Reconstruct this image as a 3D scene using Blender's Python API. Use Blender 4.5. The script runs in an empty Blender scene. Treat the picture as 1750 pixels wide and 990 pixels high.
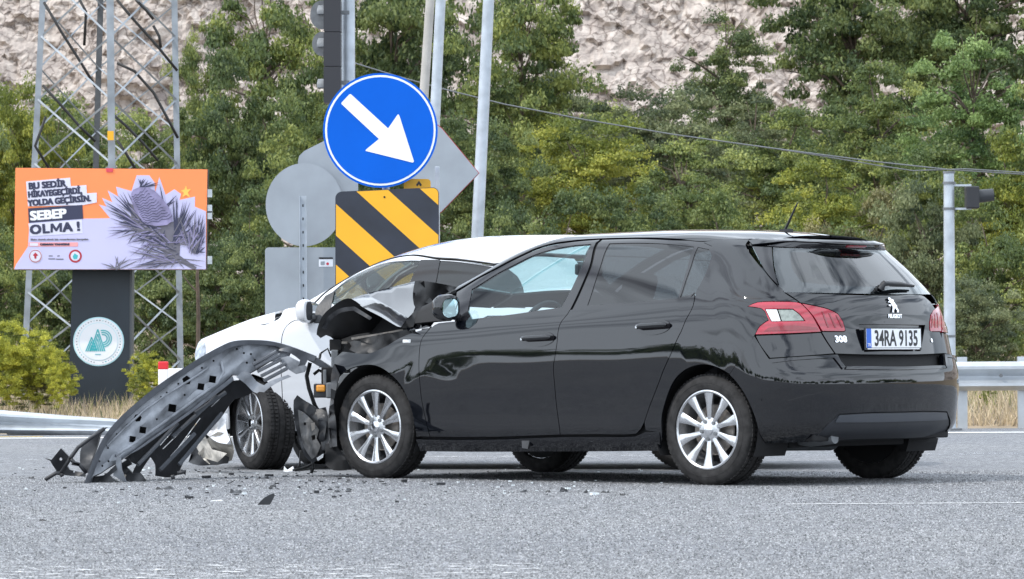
import bpy, bmesh, math, random
import numpy as np
from mathutils import Vector, Matrix
from mathutils.geometry import delaunay_2d_cdt
R_ = random.Random(7)
# ------------------------------------------------------------------ camera
FPX, CAMH = 7000.0, 0.725
PITCH = math.atan(119/FPX); ROLL = math.radians(.34)
_fw = np.array([0, math.cos(PITCH), math.sin(PITCH)]); _rt = np.array([1., 0, 0]); _up = np.cross(_rt, _fw)
_R = _rt*math.cos(ROLL)-_up*math.sin(ROLL); _U = _up*math.cos(ROLL)+_rt*math.sin(ROLL)
CAM = np.array([0, 0, CAMH])
cd = bpy.data.cameras.new('camera'); cam = bpy.data.objects.new('camera', cd)
bpy.context.scene.collection.objects.link(cam)
cd.sensor_width = 36; cd.lens = 36*FPX/1750; cd.clip_end = 3000; cd.clip_start = .5; cd.dof.use_dof = True; cd.dof.focus_distance = 25; cd.dof.aperture_fstop = 18
M = Matrix.Identity(4)
for i in range(3): M[i][0] = _R[i]; M[i][1] = _U[i]; M[i][2] = -_fw[i]; M[i][3] = CAM[i]
cam.matrix_world = M
bpy.context.scene.camera = cam
# ------------------------------------------------------------------ sky, sun, exposure
SUNDIR = Vector((-.62, -.30, .86)).normalized()
SUN_E = math.asin(SUNDIR.z); SUN_A = math.atan2(SUNDIR.x, SUNDIR.y)
w = bpy.data.worlds.new("World"); bpy.context.scene.world = w; w.use_nodes = True
nt = w.node_tree; nt.nodes.clear()
out = nt.nodes.new('ShaderNodeOutputWorld'); bg = nt.nodes.new('ShaderNodeBackground'); bg.inputs[1].default_value = .12
sky = nt.nodes.new('ShaderNodeTexSky'); sky.sky_type = 'NISHITA'; sky.sun_disc = False
sky.sun_elevation = SUN_E; sky.sun_rotation = SUN_A; sky.dust_density = 2.0
tc = nt.nodes.new('ShaderNodeTexCoord'); mp = nt.nodes.new('ShaderNodeMapping'); mp.inputs['Scale'].default_value = (1, 1, 5.5)
no = nt.nodes.new('ShaderNodeTexNoise'); no.inputs['Scale'].default_value = 2.4; no.inputs['Detail'].default_value = 7; no.inputs['Distortion'].default_value = .5
cr = nt.nodes.new('ShaderNodeValToRGB'); cr.color_ramp.elements[0].position = .27; cr.color_ramp.elements[1].position = .50
mx = nt.nodes.new('ShaderNodeMix'); mx.data_type = 'RGBA'; mx.inputs[7].default_value = (23, 25.4, 28.5, 1)
L = nt.links.new
L(tc.outputs['Generated'], mp.inputs[0]); L(mp.outputs[0], no.inputs[0]); L(no.outputs[0], cr.inputs[0]); sx_ = nt.nodes.new('ShaderNodeSeparateXYZ'); L(tc.outputs['Generated'], sx_.inputs[0]); hz = nt.nodes.new('ShaderNodeMapRange'); hz.inputs[1].default_value = .04; hz.inputs[2].default_value = .35; hz.inputs[3].default_value = .75; hz.inputs[4].default_value = 0; L(sx_.outputs[2], hz.inputs[0])
mxx = nt.nodes.new('ShaderNodeMath'); mxx.operation = 'MAXIMUM'; L(cr.outputs[0], mxx.inputs[0]); L(hz.outputs[0], mxx.inputs[1]); L(mxx.outputs[0], mx.inputs[0])
L(sky.outputs[0], mx.inputs[6]); L(mx.outputs[2], bg.inputs[0]); L(bg.outputs[0], out.inputs[0])
sd = bpy.data.lights.new('sun', 'SUN'); sd.energy = 3.6; sd.angle = math.radians(1.2); sd.color = (1, .955, .9)
so = bpy.data.objects.new('sun', sd); bpy.context.scene.collection.objects.link(so)
so.rotation_euler = SUNDIR.to_track_quat('Z', 'Y').to_euler()
vs = bpy.context.scene.view_settings
vs.view_transform = 'Standard'; vs.look = 'None'; vs.gamma = 1; vs.exposure = -0.5; vs.use_curve_mapping = False
# ------------------------------------------------------------------ helpers
COL = bpy.context.scene.collection
def ray(px, py): return _fw+_R*(px-875)/FPX-_U*(py-495)/FPX
def at(px, py, D):
    r = ray(px, py); return CAM+r*(D/r[1])
def proj(P):
    d = np.asarray(P, float)-CAM; z = d@_fw
    return np.stack([875+FPX*(d@_R)/z, 495-FPX*(d@_U)/z], -1)
def scl(D): return FPX/D                        # pixels per metre at depth D
def nodes(name):
    m = bpy.data.materials.new(name); m.use_nodes = True; n = m.node_tree
    return m, n, n.nodes['Principled BSDF']
def mat(name, col, rough=.5, metal=0, coat=0, noise=0, nscale=20, bump=0, bscale=80, emit=None, spec=None, coatr=.03):
    m, n, b = nodes(name)
    b.inputs['Base Color'].default_value = (*col, 1); b.inputs['Roughness'].default_value = rough
    b.inputs['Metallic'].default_value = metal; b.inputs['Coat Weight'].default_value = coat; b.inputs['Coat Roughness'].default_value = coatr
    if spec is not None: b.inputs['Specular IOR Level'].default_value = spec
    if noise:
        t = n.nodes.new('ShaderNodeTexCoord'); z = n.nodes.new('ShaderNodeTexNoise'); z.inputs['Scale'].default_value = nscale; z.inputs['Detail'].default_value = 5
        r = n.nodes.new('ShaderNodeValToRGB'); r.color_ramp.elements[0].position = .3; r.color_ramp.elements[1].position = .7
        r.color_ramp.elements[0].color = (*[c*(1-noise) for c in col], 1); r.color_ramp.elements[1].color = (*[min(1, c*(1+noise)) for c in col], 1)
        n.links.new(t.outputs['Object'], z.inputs[0]); n.links.new(z.outputs[0], r.inputs[0]); n.links.new(r.outputs[0], b.inputs['Base Color'])
    if bump:
        t = n.nodes.new('ShaderNodeTexCoord'); z = n.nodes.new('ShaderNodeTexNoise'); z.inputs['Scale'].default_value = bscale; z.inputs['Detail'].default_value = 4
        u = n.nodes.new('ShaderNodeBump'); u.inputs['Strength'].default_value = bump; u.inputs['Distance'].default_value = .01
        n.links.new(t.outputs['Object'], z.inputs[0]); n.links.new(z.outputs[0], u.inputs['Height']); n.links.new(u.outputs[0], b.inputs['Normal'])
    return m
def glass(name, tint, refl=1.0, rough=0.0, ior=1.5):
    m, n, b = nodes(name); n.nodes.remove(b)
    o = n.nodes['Material Output']; t = n.nodes.new('ShaderNodeBsdfTransparent'); t.inputs[0].default_value = (*tint, 1)
    g = n.nodes.new('ShaderNodeBsdfGlossy'); g.inputs['Roughness'].default_value = rough; g.inputs[0].default_value = (refl, refl, refl, 1)
    f = n.nodes.new('ShaderNodeFresnel'); gm = n.nodes.new('ShaderNodeNewGeometry'); io = n.nodes.new('ShaderNodeMix'); io.inputs[2].default_value = ior; io.inputs[3].default_value = 1/ior; n.links.new(gm.outputs['Backfacing'], io.inputs[0]); n.links.new(io.outputs[0], f.inputs[0]); x = n.nodes.new('ShaderNodeMixShader')
    n.links.new(f.outputs[0], x.inputs[0]); n.links.new(t.outputs[0], x.inputs[1]); n.links.new(g.outputs[0], x.inputs[2]); n.links.new(x.outputs[0], o.inputs[0])
    return m
def mesh(name, V, Fc, m=None, parent=None, smooth=False, normals=None, mats=None, midx=None, sharp=None):
    me = bpy.data.meshes.new(name); me.from_pydata([tuple(map(float, v)) for v in V], [], [tuple(map(int, f)) for f in Fc])
    o = bpy.data.objects.new(name, me); COL.objects.link(o)
    for q in (mats or ([m] if m else [])): me.materials.append(q)
    if midx is not None: me.polygons.foreach_set('material_index', midx)
    if smooth is True: me.shade_smooth()
    if sharp: me.shade_smooth(); me.set_sharp_from_angle(angle=math.radians(sharp))
    if normals is not None: me.shade_smooth(); me.normals_split_custom_set_from_vertices([tuple(x) for x in normals])
    if parent is not None: o.parent = parent
    me.update(); return o
def tag(o, label=None, cat=None, group=None, kind=None):
    if label: o['label'] = label
    if cat: o['category'] = cat
    if group: o['group'] = group
    if kind: o['kind'] = kind
    return o
def thing(name, label, cat, loc=(0, 0, 0), group=None):
    o = bpy.data.objects.new(name, None); COL.objects.link(o); o.empty_display_size = .1; o.location = tuple(map(float, loc)); return tag(o, label, cat, group)
def sub(name, parent, loc=(0, 0, 0)):
    o = bpy.data.objects.new(name, None); COL.objects.link(o); o.parent = parent; o.location = tuple(map(float, loc)); return o
class MB:                                       # collects shapes into ONE mesh
    def __init__(s): s.V = []; s.F = []; s.off = np.zeros(3)
    def add(s, V, Fc):
        n = len(s.V); s.V += [tuple(np.asarray(v, float)) for v in V]; s.F += [tuple(i+n for i in f) for f in Fc]; return s
    def box(s, c, d, rot=None):
        c = np.asarray(c, float); h = np.asarray(d, float)/2
        V = np.array([[x, y, z] for x in (-1, 1) for y in (-1, 1) for z in (-1, 1)])*h
        if rot is not None: V = V@np.asarray(rot).T
        return s.add(V+c, [(0, 1, 3, 2), (4, 6, 7, 5), (0, 4, 5, 1), (2, 3, 7, 6), (0, 2, 6, 4), (1, 5, 7, 3)])
    def tube(s, pts, r, n=8, caps=True, flat=1.0):
        pts = [np.asarray(p, float) for p in pts]; m = len(pts); rr = r if hasattr(r, '__len__') else [r]*m
        V = []
        a0 = None
        for i, p in enumerate(pts):
            t = pts[min(i+1, m-1)]-pts[max(i-1, 0)]; t = t/(np.linalg.norm(t)+1e-9)
            u = np.array([0, 0, 1.]) if abs(t[2]) < .9 else np.array([1., 0, 0])
            if a0 is not None: u = a0
            a = u-t*(u@t); a /= np.linalg.norm(a)+1e-9; a0 = a; b = np.cross(t, a)
            for k in range(n):
                q = 2*math.pi*k/n; V.append(p+rr[i]*(a*math.cos(q)+b*math.sin(q)*flat))
        Fc = [(i*n+k, i*n+(k+1) % n, (i+1)*n+(k+1) % n, (i+1)*n+k) for i in range(m-1) for k in range(n)]
        if caps: Fc += [tuple(range(n))[::-1], tuple((m-1)*n+k for k in range(n))]
        return s.add(V, Fc)
    def lathe(s, prof, n=48, axis=1, c=(0, 0, 0)):   # prof: (radius, height) about an axis
        V = []
        for r, h in prof:
            for k in range(n):
                q = 2*math.pi*k/n; p = [0, 0, 0]; p[axis] = h; p[(axis+1) % 3] = r*math.cos(q); p[(axis+2) % 3] = r*math.sin(q); V.append(np.array(p)+c)
        m = len(prof)
        return s.add(V, [(i*n+k, i*n+(k+1) % n, (i+1)*n+(k+1) % n, (i+1)*n+k) for i in range(m-1) for k in range(n)])
    def prism(s, poly, p0, ex, ey, ez, th):          # flat polygon extruded along ez by th
        p0, ex, ey, ez = [np.asarray(q, float) for q in (p0, ex, ey, ez)]; n = len(poly)
        V = [p0+ex*a+ey*b for a, b in poly]+[p0+ex*a+ey*b+ez*th for a, b in poly]
        return s.add(V, [tuple(range(n)), tuple(range(2*n-1, n-1, -1))]+[(i, n+i, n+(i+1) % n, (i+1) % n) for i in range(n)])
    def build(s, name, m, parent=None, smooth=False, sharp=None, bevel=0):
        o = mesh(name, s.V, s.F, m, parent, smooth=smooth)
        bm = bmesh.new(); bm.from_mesh(o.data); bmesh.ops.recalc_face_normals(bm, faces=bm.faces)
        if bevel: bmesh.ops.bevel(bm, geom=list(bm.edges), offset=bevel, segments=2, affect='EDGES', profile=.5)
        bm.to_mesh(o.data); bm.free()
        if sharp: o.data.shade_smooth(); o.data.set_sharp_from_angle(angle=math.radians(sharp))
        return o
def inside(poly, P):
    x, y = P[:, 0], P[:, 1]; r = np.zeros(len(P), bool); n = len(poly)
    for i in range(n):
        (x1, y1), (x2, y2) = poly[i], poly[(i+1) % n]
        if y1 == y2: continue
        c = ((y1 > y) != (y2 > y)) & (x < (x2-x1)*(y-y1)/(y2-y1)+x1); r ^= c
    return r
def smooth_poly(P, step, corner=38):
    P = [np.asarray(p, float) for p in P]; n = len(P); out = []
    def turn(i):
        a = P[i]-P[i-1]; b = P[(i+1) % n]-P[i]
        return abs(math.degrees(math.atan2(a[0]*b[1]-a[1]*b[0], a@b))) > corner
    cor = [turn(i) for i in range(n)]
    for i in range(n):
        a, b = P[i], P[(i+1) % n]; d = np.linalg.norm(b-a); k = max(1, int(round(d/step)))
        ta = (b-a) if cor[i] else (b-P[i-1])*d/(np.linalg.norm(b-a)+np.linalg.norm(a-P[i-1])+1e-9)
        nx = P[(i+2) % n]
        tb = (b-a) if cor[(i+1) % n] else (nx-a)*d/(np.linalg.norm(b-a)+np.linalg.norm(nx-b)+1e-9)
        for j in range(k):
            t = j/k; out.append((2*t**3-3*t*t+1)*a+(t**3-2*t*t+t)*ta+(-2*t**3+3*t*t)*b+(t**3-t*t)*tb)
    return out
def inset_poly(P, d):
    P = np.array(P); n = len(P); A = .5*np.sum(P[:, 0]*np.roll(P[:, 1], -1)-np.roll(P[:, 0], -1)*P[:, 1]); sg = 1 if A > 0 else -1
    e = np.roll(P, -1, 0)-P; e /= np.linalg.norm(e, axis=1)[:, None]+1e-12
    nn = np.stack([-e[:, 1], e[:, 0]], 1)*sg; q = nn+np.roll(nn, 1, 0); l2 = np.maximum((q*q).sum(1), .6)
    return P+q*(2/l2)[:, None]*d*1.0*.5*2/2 if False else P+q*(2*d/l2)[:, None]
def fill(poly, step, holes=()):
    """triangulate a 2-D polygon with interior grid points -> verts, tris, boundary index loops"""
    loops = [np.array(poly)]+[np.array(h) for h in holes]
    V = []; E = []; lp = []
    for Lp in loops:
        n0 = len(V); V += [tuple(p) for p in Lp]; k = len(Lp); E += [(n0+i, n0+(i+1) % k) for i in range(k)]; lp.append(list(range(n0, n0+k)))
    B = np.array(V); lo = B.min(0); hi = B.max(0)
    gx, gy = np.meshgrid(np.arange(lo[0]+step*.5, hi[0], step), np.arange(lo[1]+step*.5, hi[1], step)); G = np.stack([gx.ravel(), gy.ravel()], 1)
    if len(G):
        ok = inside(loops[0], G)
        for h in loops[1:]: ok &= ~inside(h, G)
        G = G[ok]
        if len(G):
            A_ = B[[e[0] for e in E]]; B_ = B[[e[1] for e in E]]; ab = B_-A_; l2 = (ab**2).sum(1)+1e-12
            t = np.clip(((G[:, None]-A_[None])*ab[None]).sum(2)/l2, 0, 1); dd = np.linalg.norm(G[:, None]-(A_[None]+t[..., None]*ab[None]), axis=2).min(1)
            G = G[dd > step*.45]
    pts = [Vector(v) for v in V]+[Vector((float(a), float(b))) for a, b in G]
    rv, re, rf, ov, oe, of = delaunay_2d_cdt(pts, E, [], 0, 1e-7)
    VV = np.array([tuple(v) for v in rv]); Fc = np.array([f for f in rf if len(f) == 3])
    c = VV[Fc].mean(1); ok = inside(loops[0], c)
    for h in loops[1:]: ok &= ~inside(h, c)
    Fc = Fc[ok]
    a = VV[Fc]; ar = (a[:, 1, 0]-a[:, 0, 0])*(a[:, 2, 1]-a[:, 0, 1])-(a[:, 1, 1]-a[:, 0, 1])*(a[:, 2, 0]-a[:, 0, 0])
    Fc[ar < 0] = Fc[ar < 0][:, ::-1]; Fc = Fc[np.abs(ar) > 1e-12]
    cnt = {}
    for f in Fc:
        for i in range(3):
            a, b = int(f[i]), int(f[(i+1) % 3]); cnt[(a, b)] = 1
    bd = [(a, b) for (a, b) in cnt if (b, a) not in cnt]
    return VV, Fc, bd
def slab(name, pts, m, parent=None, th=.01, step=.03, holes=(), crumple=0, seed=0, depth=None, smooth=True, nrm=None, smoothpoly=True, org=None):
    """a sheet with thickness: pts = (px, py[, D]) ; depth(px, py) overrides; holes the same"""
    D0 = pts[0][2] if len(pts[0]) > 2 else 25.
    s = scl(D0); P2 = [(p[0]/s, p[1]/s) for p in pts]
    if smoothpoly: P2 = smooth_poly(P2, step)
    H2 = [[(p[0]/s, p[1]/s) for p in h] for h in holes]
    VV, Fc, bd = fill(P2, step, H2)
    if depth is None:
        K = np.array([(p[0]/s, p[1]/s) for p in pts]); DD = np.array([p[2] if len(p) > 2 else D0 for p in pts])
        def depth(x, y):
            d = ((K-np.array([x/s, y/s]))**2).sum(1)+1e-5; wgt = 1/d**1.6; return (wgt@DD)/wgt.sum()
    rn = random.Random(seed); ph = [rn.uniform(0, 6.3) for _ in range(8)]
    W3 = []
    for x, y in VV:
        D = depth(x*s, y*s)
        if crumple: D += crumple*(math.sin(x*19+ph[0]+2*math.sin(y*13+ph[1]))+.5*math.sin(y*29+ph[2]+2*math.sin(x*21+ph[3]))+.25*abs(math.sin(x*33+y*27+ph[4])))
        W3.append(at(x*s, y*s, D))
    W3 = np.array(W3); n = len(W3); back = W3+np.array([0, th, 0])
    V = list(W3)+list(back); F2 = [tuple(f[::-1]) for f in Fc]+[tuple(f+n) for f in Fc]+[(a, b, b+n, a+n) for a, b in bd]
    if org is not None: V = [v-org for v in V]
    o = mesh(name, V, F2, m, parent)
    if smooth: o.data.shade_smooth(); o.data.set_sharp_from_angle(angle=math.radians(48))
    return o
def text(name, body, size, m, parent, loc, rot=(math.pi/2, 0, 0), bold=0, ext=.001, align='LEFT', sx=1, space=1.0):
    c = bpy.data.curves.new(name, 'FONT'); c.body = body; c.size = size; c.offset = bold; c.extrude = ext; c.align_x = align; c.space_character = space; c.resolution_u = 3
    o = bpy.data.objects.new(name, c); COL.objects.link(o)
    dg = bpy.context.evaluated_depsgraph_get(); me = bpy.data.meshes.new_from_object(o.evaluated_get(dg)); COL.objects.unlink(o); bpy.data.objects.remove(o)
    o = bpy.data.objects.new(name, me); COL.objects.link(o); me.materials.clear(); me.materials.append(m)
    o.parent = parent; o.location = tuple(map(float, loc)); o.rotation_euler = rot; o.scale = (sx, 1, 1); return o
def copy_tree(o, parent=None):
    c = o.copy(); COL.objects.link(c); c.parent = parent
    for ch in list(o.children): copy_tree(ch, c)
    return c
def herm(xk, yk, x):                            # cubic through knots, clamped ends
    xk = np.asarray(xk, float); yk = np.asarray(yk, float); x = np.clip(x, xk[0], xk[-1])
    d = np.diff(yk)/np.diff(xk); m = np.concatenate([[d[0]], (d[1:]*np.diff(xk)[:-1]+d[:-1]*np.diff(xk)[1:])/(xk[2:]-xk[:-2]), [d[-1]]])
    bad = np.concatenate([[False], d[1:]*d[:-1] <= 0, [False]]); m[bad] = 0
    i = np.clip(np.searchsorted(xk, x, side='right')-1, 0, len(xk)-2); h = xk[i+1]-xk[i]; t = (x-xk[i])/h
    return (2*t**3-3*t*t+1)*yk[i]+(t**3-2*t*t+t)*h*m[i]+(-2*t**3+3*t*t)*yk[i+1]+(t**3-t*t)*h*m[i+1]
# ------------------------------------------------------------------ materials
def paint(name, col, spec=.5, dust=(.25, .23, .2), dustamt=.06, rough=.22):
    m, n, b = nodes(name); b.inputs['Coat Weight'].default_value = 1; b.inputs['Coat Roughness'].default_value = .03; b.inputs['Coat IOR'].default_value = 1.7
    b.inputs['Roughness'].default_value = rough; b.inputs['Specular IOR Level'].default_value = spec
    t = n.nodes.new('ShaderNodeTexCoord'); z = n.nodes.new('ShaderNodeTexNoise'); z.inputs['Scale'].default_value = 3; z.inputs['Detail'].default_value = 8; z.inputs['Roughness'].default_value = .7
    r = n.nodes.new('ShaderNodeValToRGB'); r.color_ramp.elements[0].position = .45; r.color_ramp.elements[1].position = .8; r.color_ramp.elements[0].color = (*col, 1)
    r.color_ramp.elements[1].color = (*[c*(1-dustamt)+d*dustamt for c, d in zip(col, dust)], 1)
    n.links.new(t.outputs['Object'], z.inputs[0]); n.links.new(z.outputs[0], r.inputs[0]); n.links.new(r.outputs[0], b.inputs['Base Color'])
    return m
PB = paint('black_paint', (.0022, .0028, .0045), spec=.0, dustamt=.006)
PW = paint('white_paint', (.58, .59, .615), dust=(.50, .47, .42), dustamt=.22)
GLOSSBLK = mat('gloss_black_trim', (.01, .01, .012), .09, coat=.5)
BLKPL = mat('black_plastic', (.018, .019, .022), .45, noise=.4, nscale=9, bump=.15, bscale=60)
DARKPL = mat('dark_matte', (.008, .008, .009), .8)
GREYTRIM = mat('grey_plastic_trim', (.020, .022, .027), .42, noise=.15, nscale=6)
RUBBER = mat('rubber', (.028, .027, .027), .82, noise=.45, nscale=22, bump=.25, bscale=120, spec=.25)
ALLOY = mat('alloy', (.62, .63, .65), .24, metal=.85, noise=.12, nscale=12)
ALLOYD = mat('alloy_dirty', (.22, .20, .18), .5, metal=.5, noise=.3, nscale=25)
CHROME = mat('chrome', (.85, .86, .88), .12, metal=1)
STEEL = mat('galvanised_steel', (.46, .50, .54), .48, metal=.55, noise=.18, nscale=7, bump=.08)
STEELD = mat('weathered_steel', (.16, .17, .18), .6, metal=.3, noise=.25, nscale=9)
SIGNBACK = mat('sign_back_aluminium', (.33, .36, .39), .5, metal=.25, noise=.12, nscale=3)
CONC = mat('concrete_pole', (.40, .38, .35), .85, noise=.15, nscale=5, bump=.2)
WIRE = mat('cable_black', (.012, .012, .012), .6)
GLASSF = glass('tinted_front_glass', (.66, .82, .83), .95, ior=1.55)
GLASSR = glass('privacy_glass', (.05, .055, .06), 1, ior=1.7)
GLASSB = glass('rear_window_glass', (.42, .50, .52), 1, ior=1.9)
GLASSW = glass('green_tint_glass', (.42, .5, .48), 1, ior=1.7)
WHITE = mat('white_print', (.82, .83, .85), .45)
BLACKP = mat('black_print', (.012, .012, .014), .4)
INTER = mat('interior_fabric', (.045, .045, .05), .85, noise=.2)
HEADL = mat('headliner', (.30, .29, .28), .9)
def lampred(name, c1, c2):
    m, n, b = nodes(name); b.inputs['Roughness'].default_value = .12; b.inputs['Coat Weight'].default_value = 1
    t = n.nodes.new('ShaderNodeTexCoord'); z = n.nodes.new('ShaderNodeTexWave'); z.inputs['Scale'].default_value = 9; z.inputs['Distortion'].default_value = 1; z.bands_direction = 'Z'
    r = n.nodes.new('ShaderNodeValToRGB'); r.color_ramp.elements[0].color = (*c1, 1); r.color_ramp.elements[1].color = (*c2, 1)
    n.links.new(t.outputs['Object'], z.inputs[0]); n.links.new(z.outputs[0], r.inputs[0]); n.links.new(r.outputs[0], b.inputs['Base Color']); return m
LAMPR = lampred('red_lamp_lens', (.30, .003, .018), (.42, .006, .03))
LAMPD = mat('dark_red_lens', (.20, .002, .008), .15, coat=1)
LAMPW = mat('clear_lamp_lens', (.72, .73, .73), .15, coat=1)
LAMPG = mat('smoked_lamp_lens', (.22, .25, .22), .2, coat=1, noise=.3, nscale=40)
ORANGE = mat('amber_lens', (.75, .30, .02), .25, coat=1)
MIRRG = mat('mirror_glass', (.55, .72, .74), .04, metal=1)
# ------------------------------------------------------------------ car body surface
SK = [0, .1, .25, .5, .7, .85, 1.0, 1.3, 1.6]
DX = [0, .0008, .008, .035, .085, .155, .27, .55, .85]; DW = [0, .113, .28, .56, .775, .90, .962, .99, 1.0]
SMAX = 4.8
class Body:
    def __init__(s, origin, heading, levels, VM, stations, Xf, dent=None, crease=None):
        s.O = np.array(origin, float); a = math.radians(heading); s.a = a
        s.f = np.array([math.cos(a), math.sin(a), 0]); s.l = np.array([-math.sin(a), math.cos(a), 0])
        s.VM = np.array(VM, float); s.st = stations; s.Xf = Xf; s.dent = dent; s.crease = crease
        s.lv = levels                           # each: (Xr, [Z at stations], [W at stations])
        s.root = None
        ss, vv = np.meshgrid(np.arange(-1.7, SMAX+.001, .02), np.arange(0, s.VM[-1]+.001, .0125)); s.gs = ss.ravel(); s.gv = vv.ravel()
        P, N = s.PN(s.gs, s.gv); s.gp = proj(s.w(P)); Nw = N[:, :1]*s.f+N[:, 1:2]*s.l+N[:, 2:]*np.array([0, 0, 1.]); d = s.w(P)-CAM
        s.gok = (Nw*d).sum(1) < -.0*np.linalg.norm(d, axis=1)
        s.gp[~s.gok] += 1e5
    def w(s, p): p = np.asarray(p, float); return s.O+p[..., 0:1]*s.f+p[..., 1:2]*s.l+p[..., 2:3]*np.array([0, 0, 1.])
    def P(s, S, V):
        S = np.atleast_1d(np.asarray(S, float)); V = np.clip(np.atleast_1d(np.asarray(V, float)), 0, s.VM[-1])
        sg = np.where(S < 0, -1., 1.); A = np.abs(S); K = len(s.lv); Q = np.zeros((K, len(A), 3))
        dx = herm(SK, DX, A); dw = herm(SK, DW, A)
        for k, (Xr, Z, W, kx) in enumerate(s.lv):
            q_ = np.clip((1.6-A)/1.2, 0, 1); q_ = q_*q_*(3-2*q_)
            X = np.where(A <= 1.6, Xr+dx*(1+(kx-1)*q_), Xr+.85+(A-1.6)*(s.Xf-Xr-.85)/(SMAX-1.6))
            Q[k, :, 0] = X; Q[k, :, 1] = herm(s.st, W, X)*dw*sg; Q[k, :, 2] = herm(s.st, Z, X)
        i = np.clip(np.searchsorted(s.VM, V, side='right')-1, 0, K-2); h = s.VM[i+1]-s.VM[i]; t = ((V-s.VM[i])/h)[:, None]; j = np.arange(len(A))
        def tan(k):
            k0 = np.maximum(k-1, 0); k1 = np.minimum(k+1, K-1); return (Q[k1, j]-Q[k0, j])/(s.VM[k1]-s.VM[k0])[:, None]
        h = h[:, None]; C0 = tan(i); C1 = tan(i+1)
        if s.crease:
            wq = np.clip((1.15-A)/.2, 0, 1)[:, None]; sec = (Q[i+1, j]-Q[i, j])/h
            m0 = np.isin(i, s.crease)[:, None]*wq; m1 = np.isin(i+1, s.crease)[:, None]*wq; C0 = C0*(1-m0)+sec*m0; C1 = C1*(1-m1)+sec*m1
        R = (2*t**3-3*t*t+1)*Q[i, j]+(t**3-2*t*t+t)*h*C0+(-2*t**3+3*t*t)*Q[i+1, j]+(t**3-t*t)*h*C1
        if s.dent is not None: R = s.dent(R)
        return R
    def PN(s, S, V, e=.004):
        P = s.P(S, V); Vc = np.clip(np.atleast_1d(V), e, s.VM[-1]-e); S = np.atleast_1d(np.asarray(S, float))
        a = s.P(S+e, Vc)-s.P(S-e, Vc); b = s.P(S, Vc+e)-s.P(S, Vc-e); N = np.cross(a, b); N /= np.linalg.norm(N, axis=1)[:, None]+1e-12
        c = P-np.array([1.2, 0, .6]); fl = (N*c).sum(1) < 0; N[fl] *= -1
        return P, N
    def inv(s, px, py):
        k = np.argmin((s.gp[:, 0]-px)**2+(s.gp[:, 1]-py)**2); S, V = s.gs[k], s.gv[k]
        for _ in range(8):
            e = .003; q = proj(s.w(s.P([S, S+e, S], [V, V, min(V+e, s.VM[-1])]))); r = np.array([px, py])-q[0]
            J = np.stack([(q[1]-q[0])/e, (q[2]-q[0])/e], 1)
            try: d = np.linalg.solve(J.T@J+np.eye(2)*20, J.T@r)
            except Exception: break
            d = np.clip(d, -.05, .05); S += d[0]; V = min(max(V+d[1], 0), s.VM[-1]-.004); S = min(max(S, -2.5), SMAX)
        return (S, V)
    def sv(s, pts): return [s.inv(*p) if len(p) == 2 else (p[0], p[1]) for p in pts]   # (S,V,'sv') passes through
    def panel(s, name, pts, m, parent=None, inset=.0025, step=.035, off=0, skirt=.014, holes=(), mirror=False, raw=False, corner=38, holeinset=-.001, label=None):
        P2 = np.array(smooth_poly(pts if raw else s.sv(pts), step, corner))
        H2 = [inset_poly(smooth_poly(h if raw else s.sv(h), step, corner), holeinset) for h in holes]
        P2 = inset_poly(P2, inset); VV, Fc, bd = fill(P2, step, H2)
        outs = []
        for sg in ((1, -1) if mirror else (1,)):
            P, N = s.PN(VV[:, 0], VV[:, 1]); P = P+N*off
            if sg < 0: P = P*[1, -1, 1]; N = N*[1, -1, 1]
            # orient faces along N
            f0 = Fc[0]; q = np.cross(P[Fc[:, 1]]-P[Fc[:, 0]], P[Fc[:, 2]]-P[Fc[:, 0]]); good = (q*N[Fc[:, 0]]).sum(1).sum() > 0
            FF = [tuple(f) if good else tuple(f[::-1]) for f in Fc]
            V = list(P); NN = list(N)
            for a, b in bd:                     # rim turned inwards
                k = len(V); t = P[b]-P[a]; nn = np.cross(t, N[a]); nn = nn/(np.linalg.norm(nn)+1e-12)*(1 if good else -1)
                V += [P[a], P[b], P[b]-N[b]*skirt, P[a]-N[a]*skirt]; NN += [nn]*4
                FF.append((k, k+3, k+2, k+1) if good else (k, k+1, k+2, k+3))
            o = mesh(name, V, FF, m, parent or s.root, normals=NN)
            if label: o['label'] = label
            outs.append(o)
        return outs[0]
    def to(s, p): return tuple(np.asarray(p, float))
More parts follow.
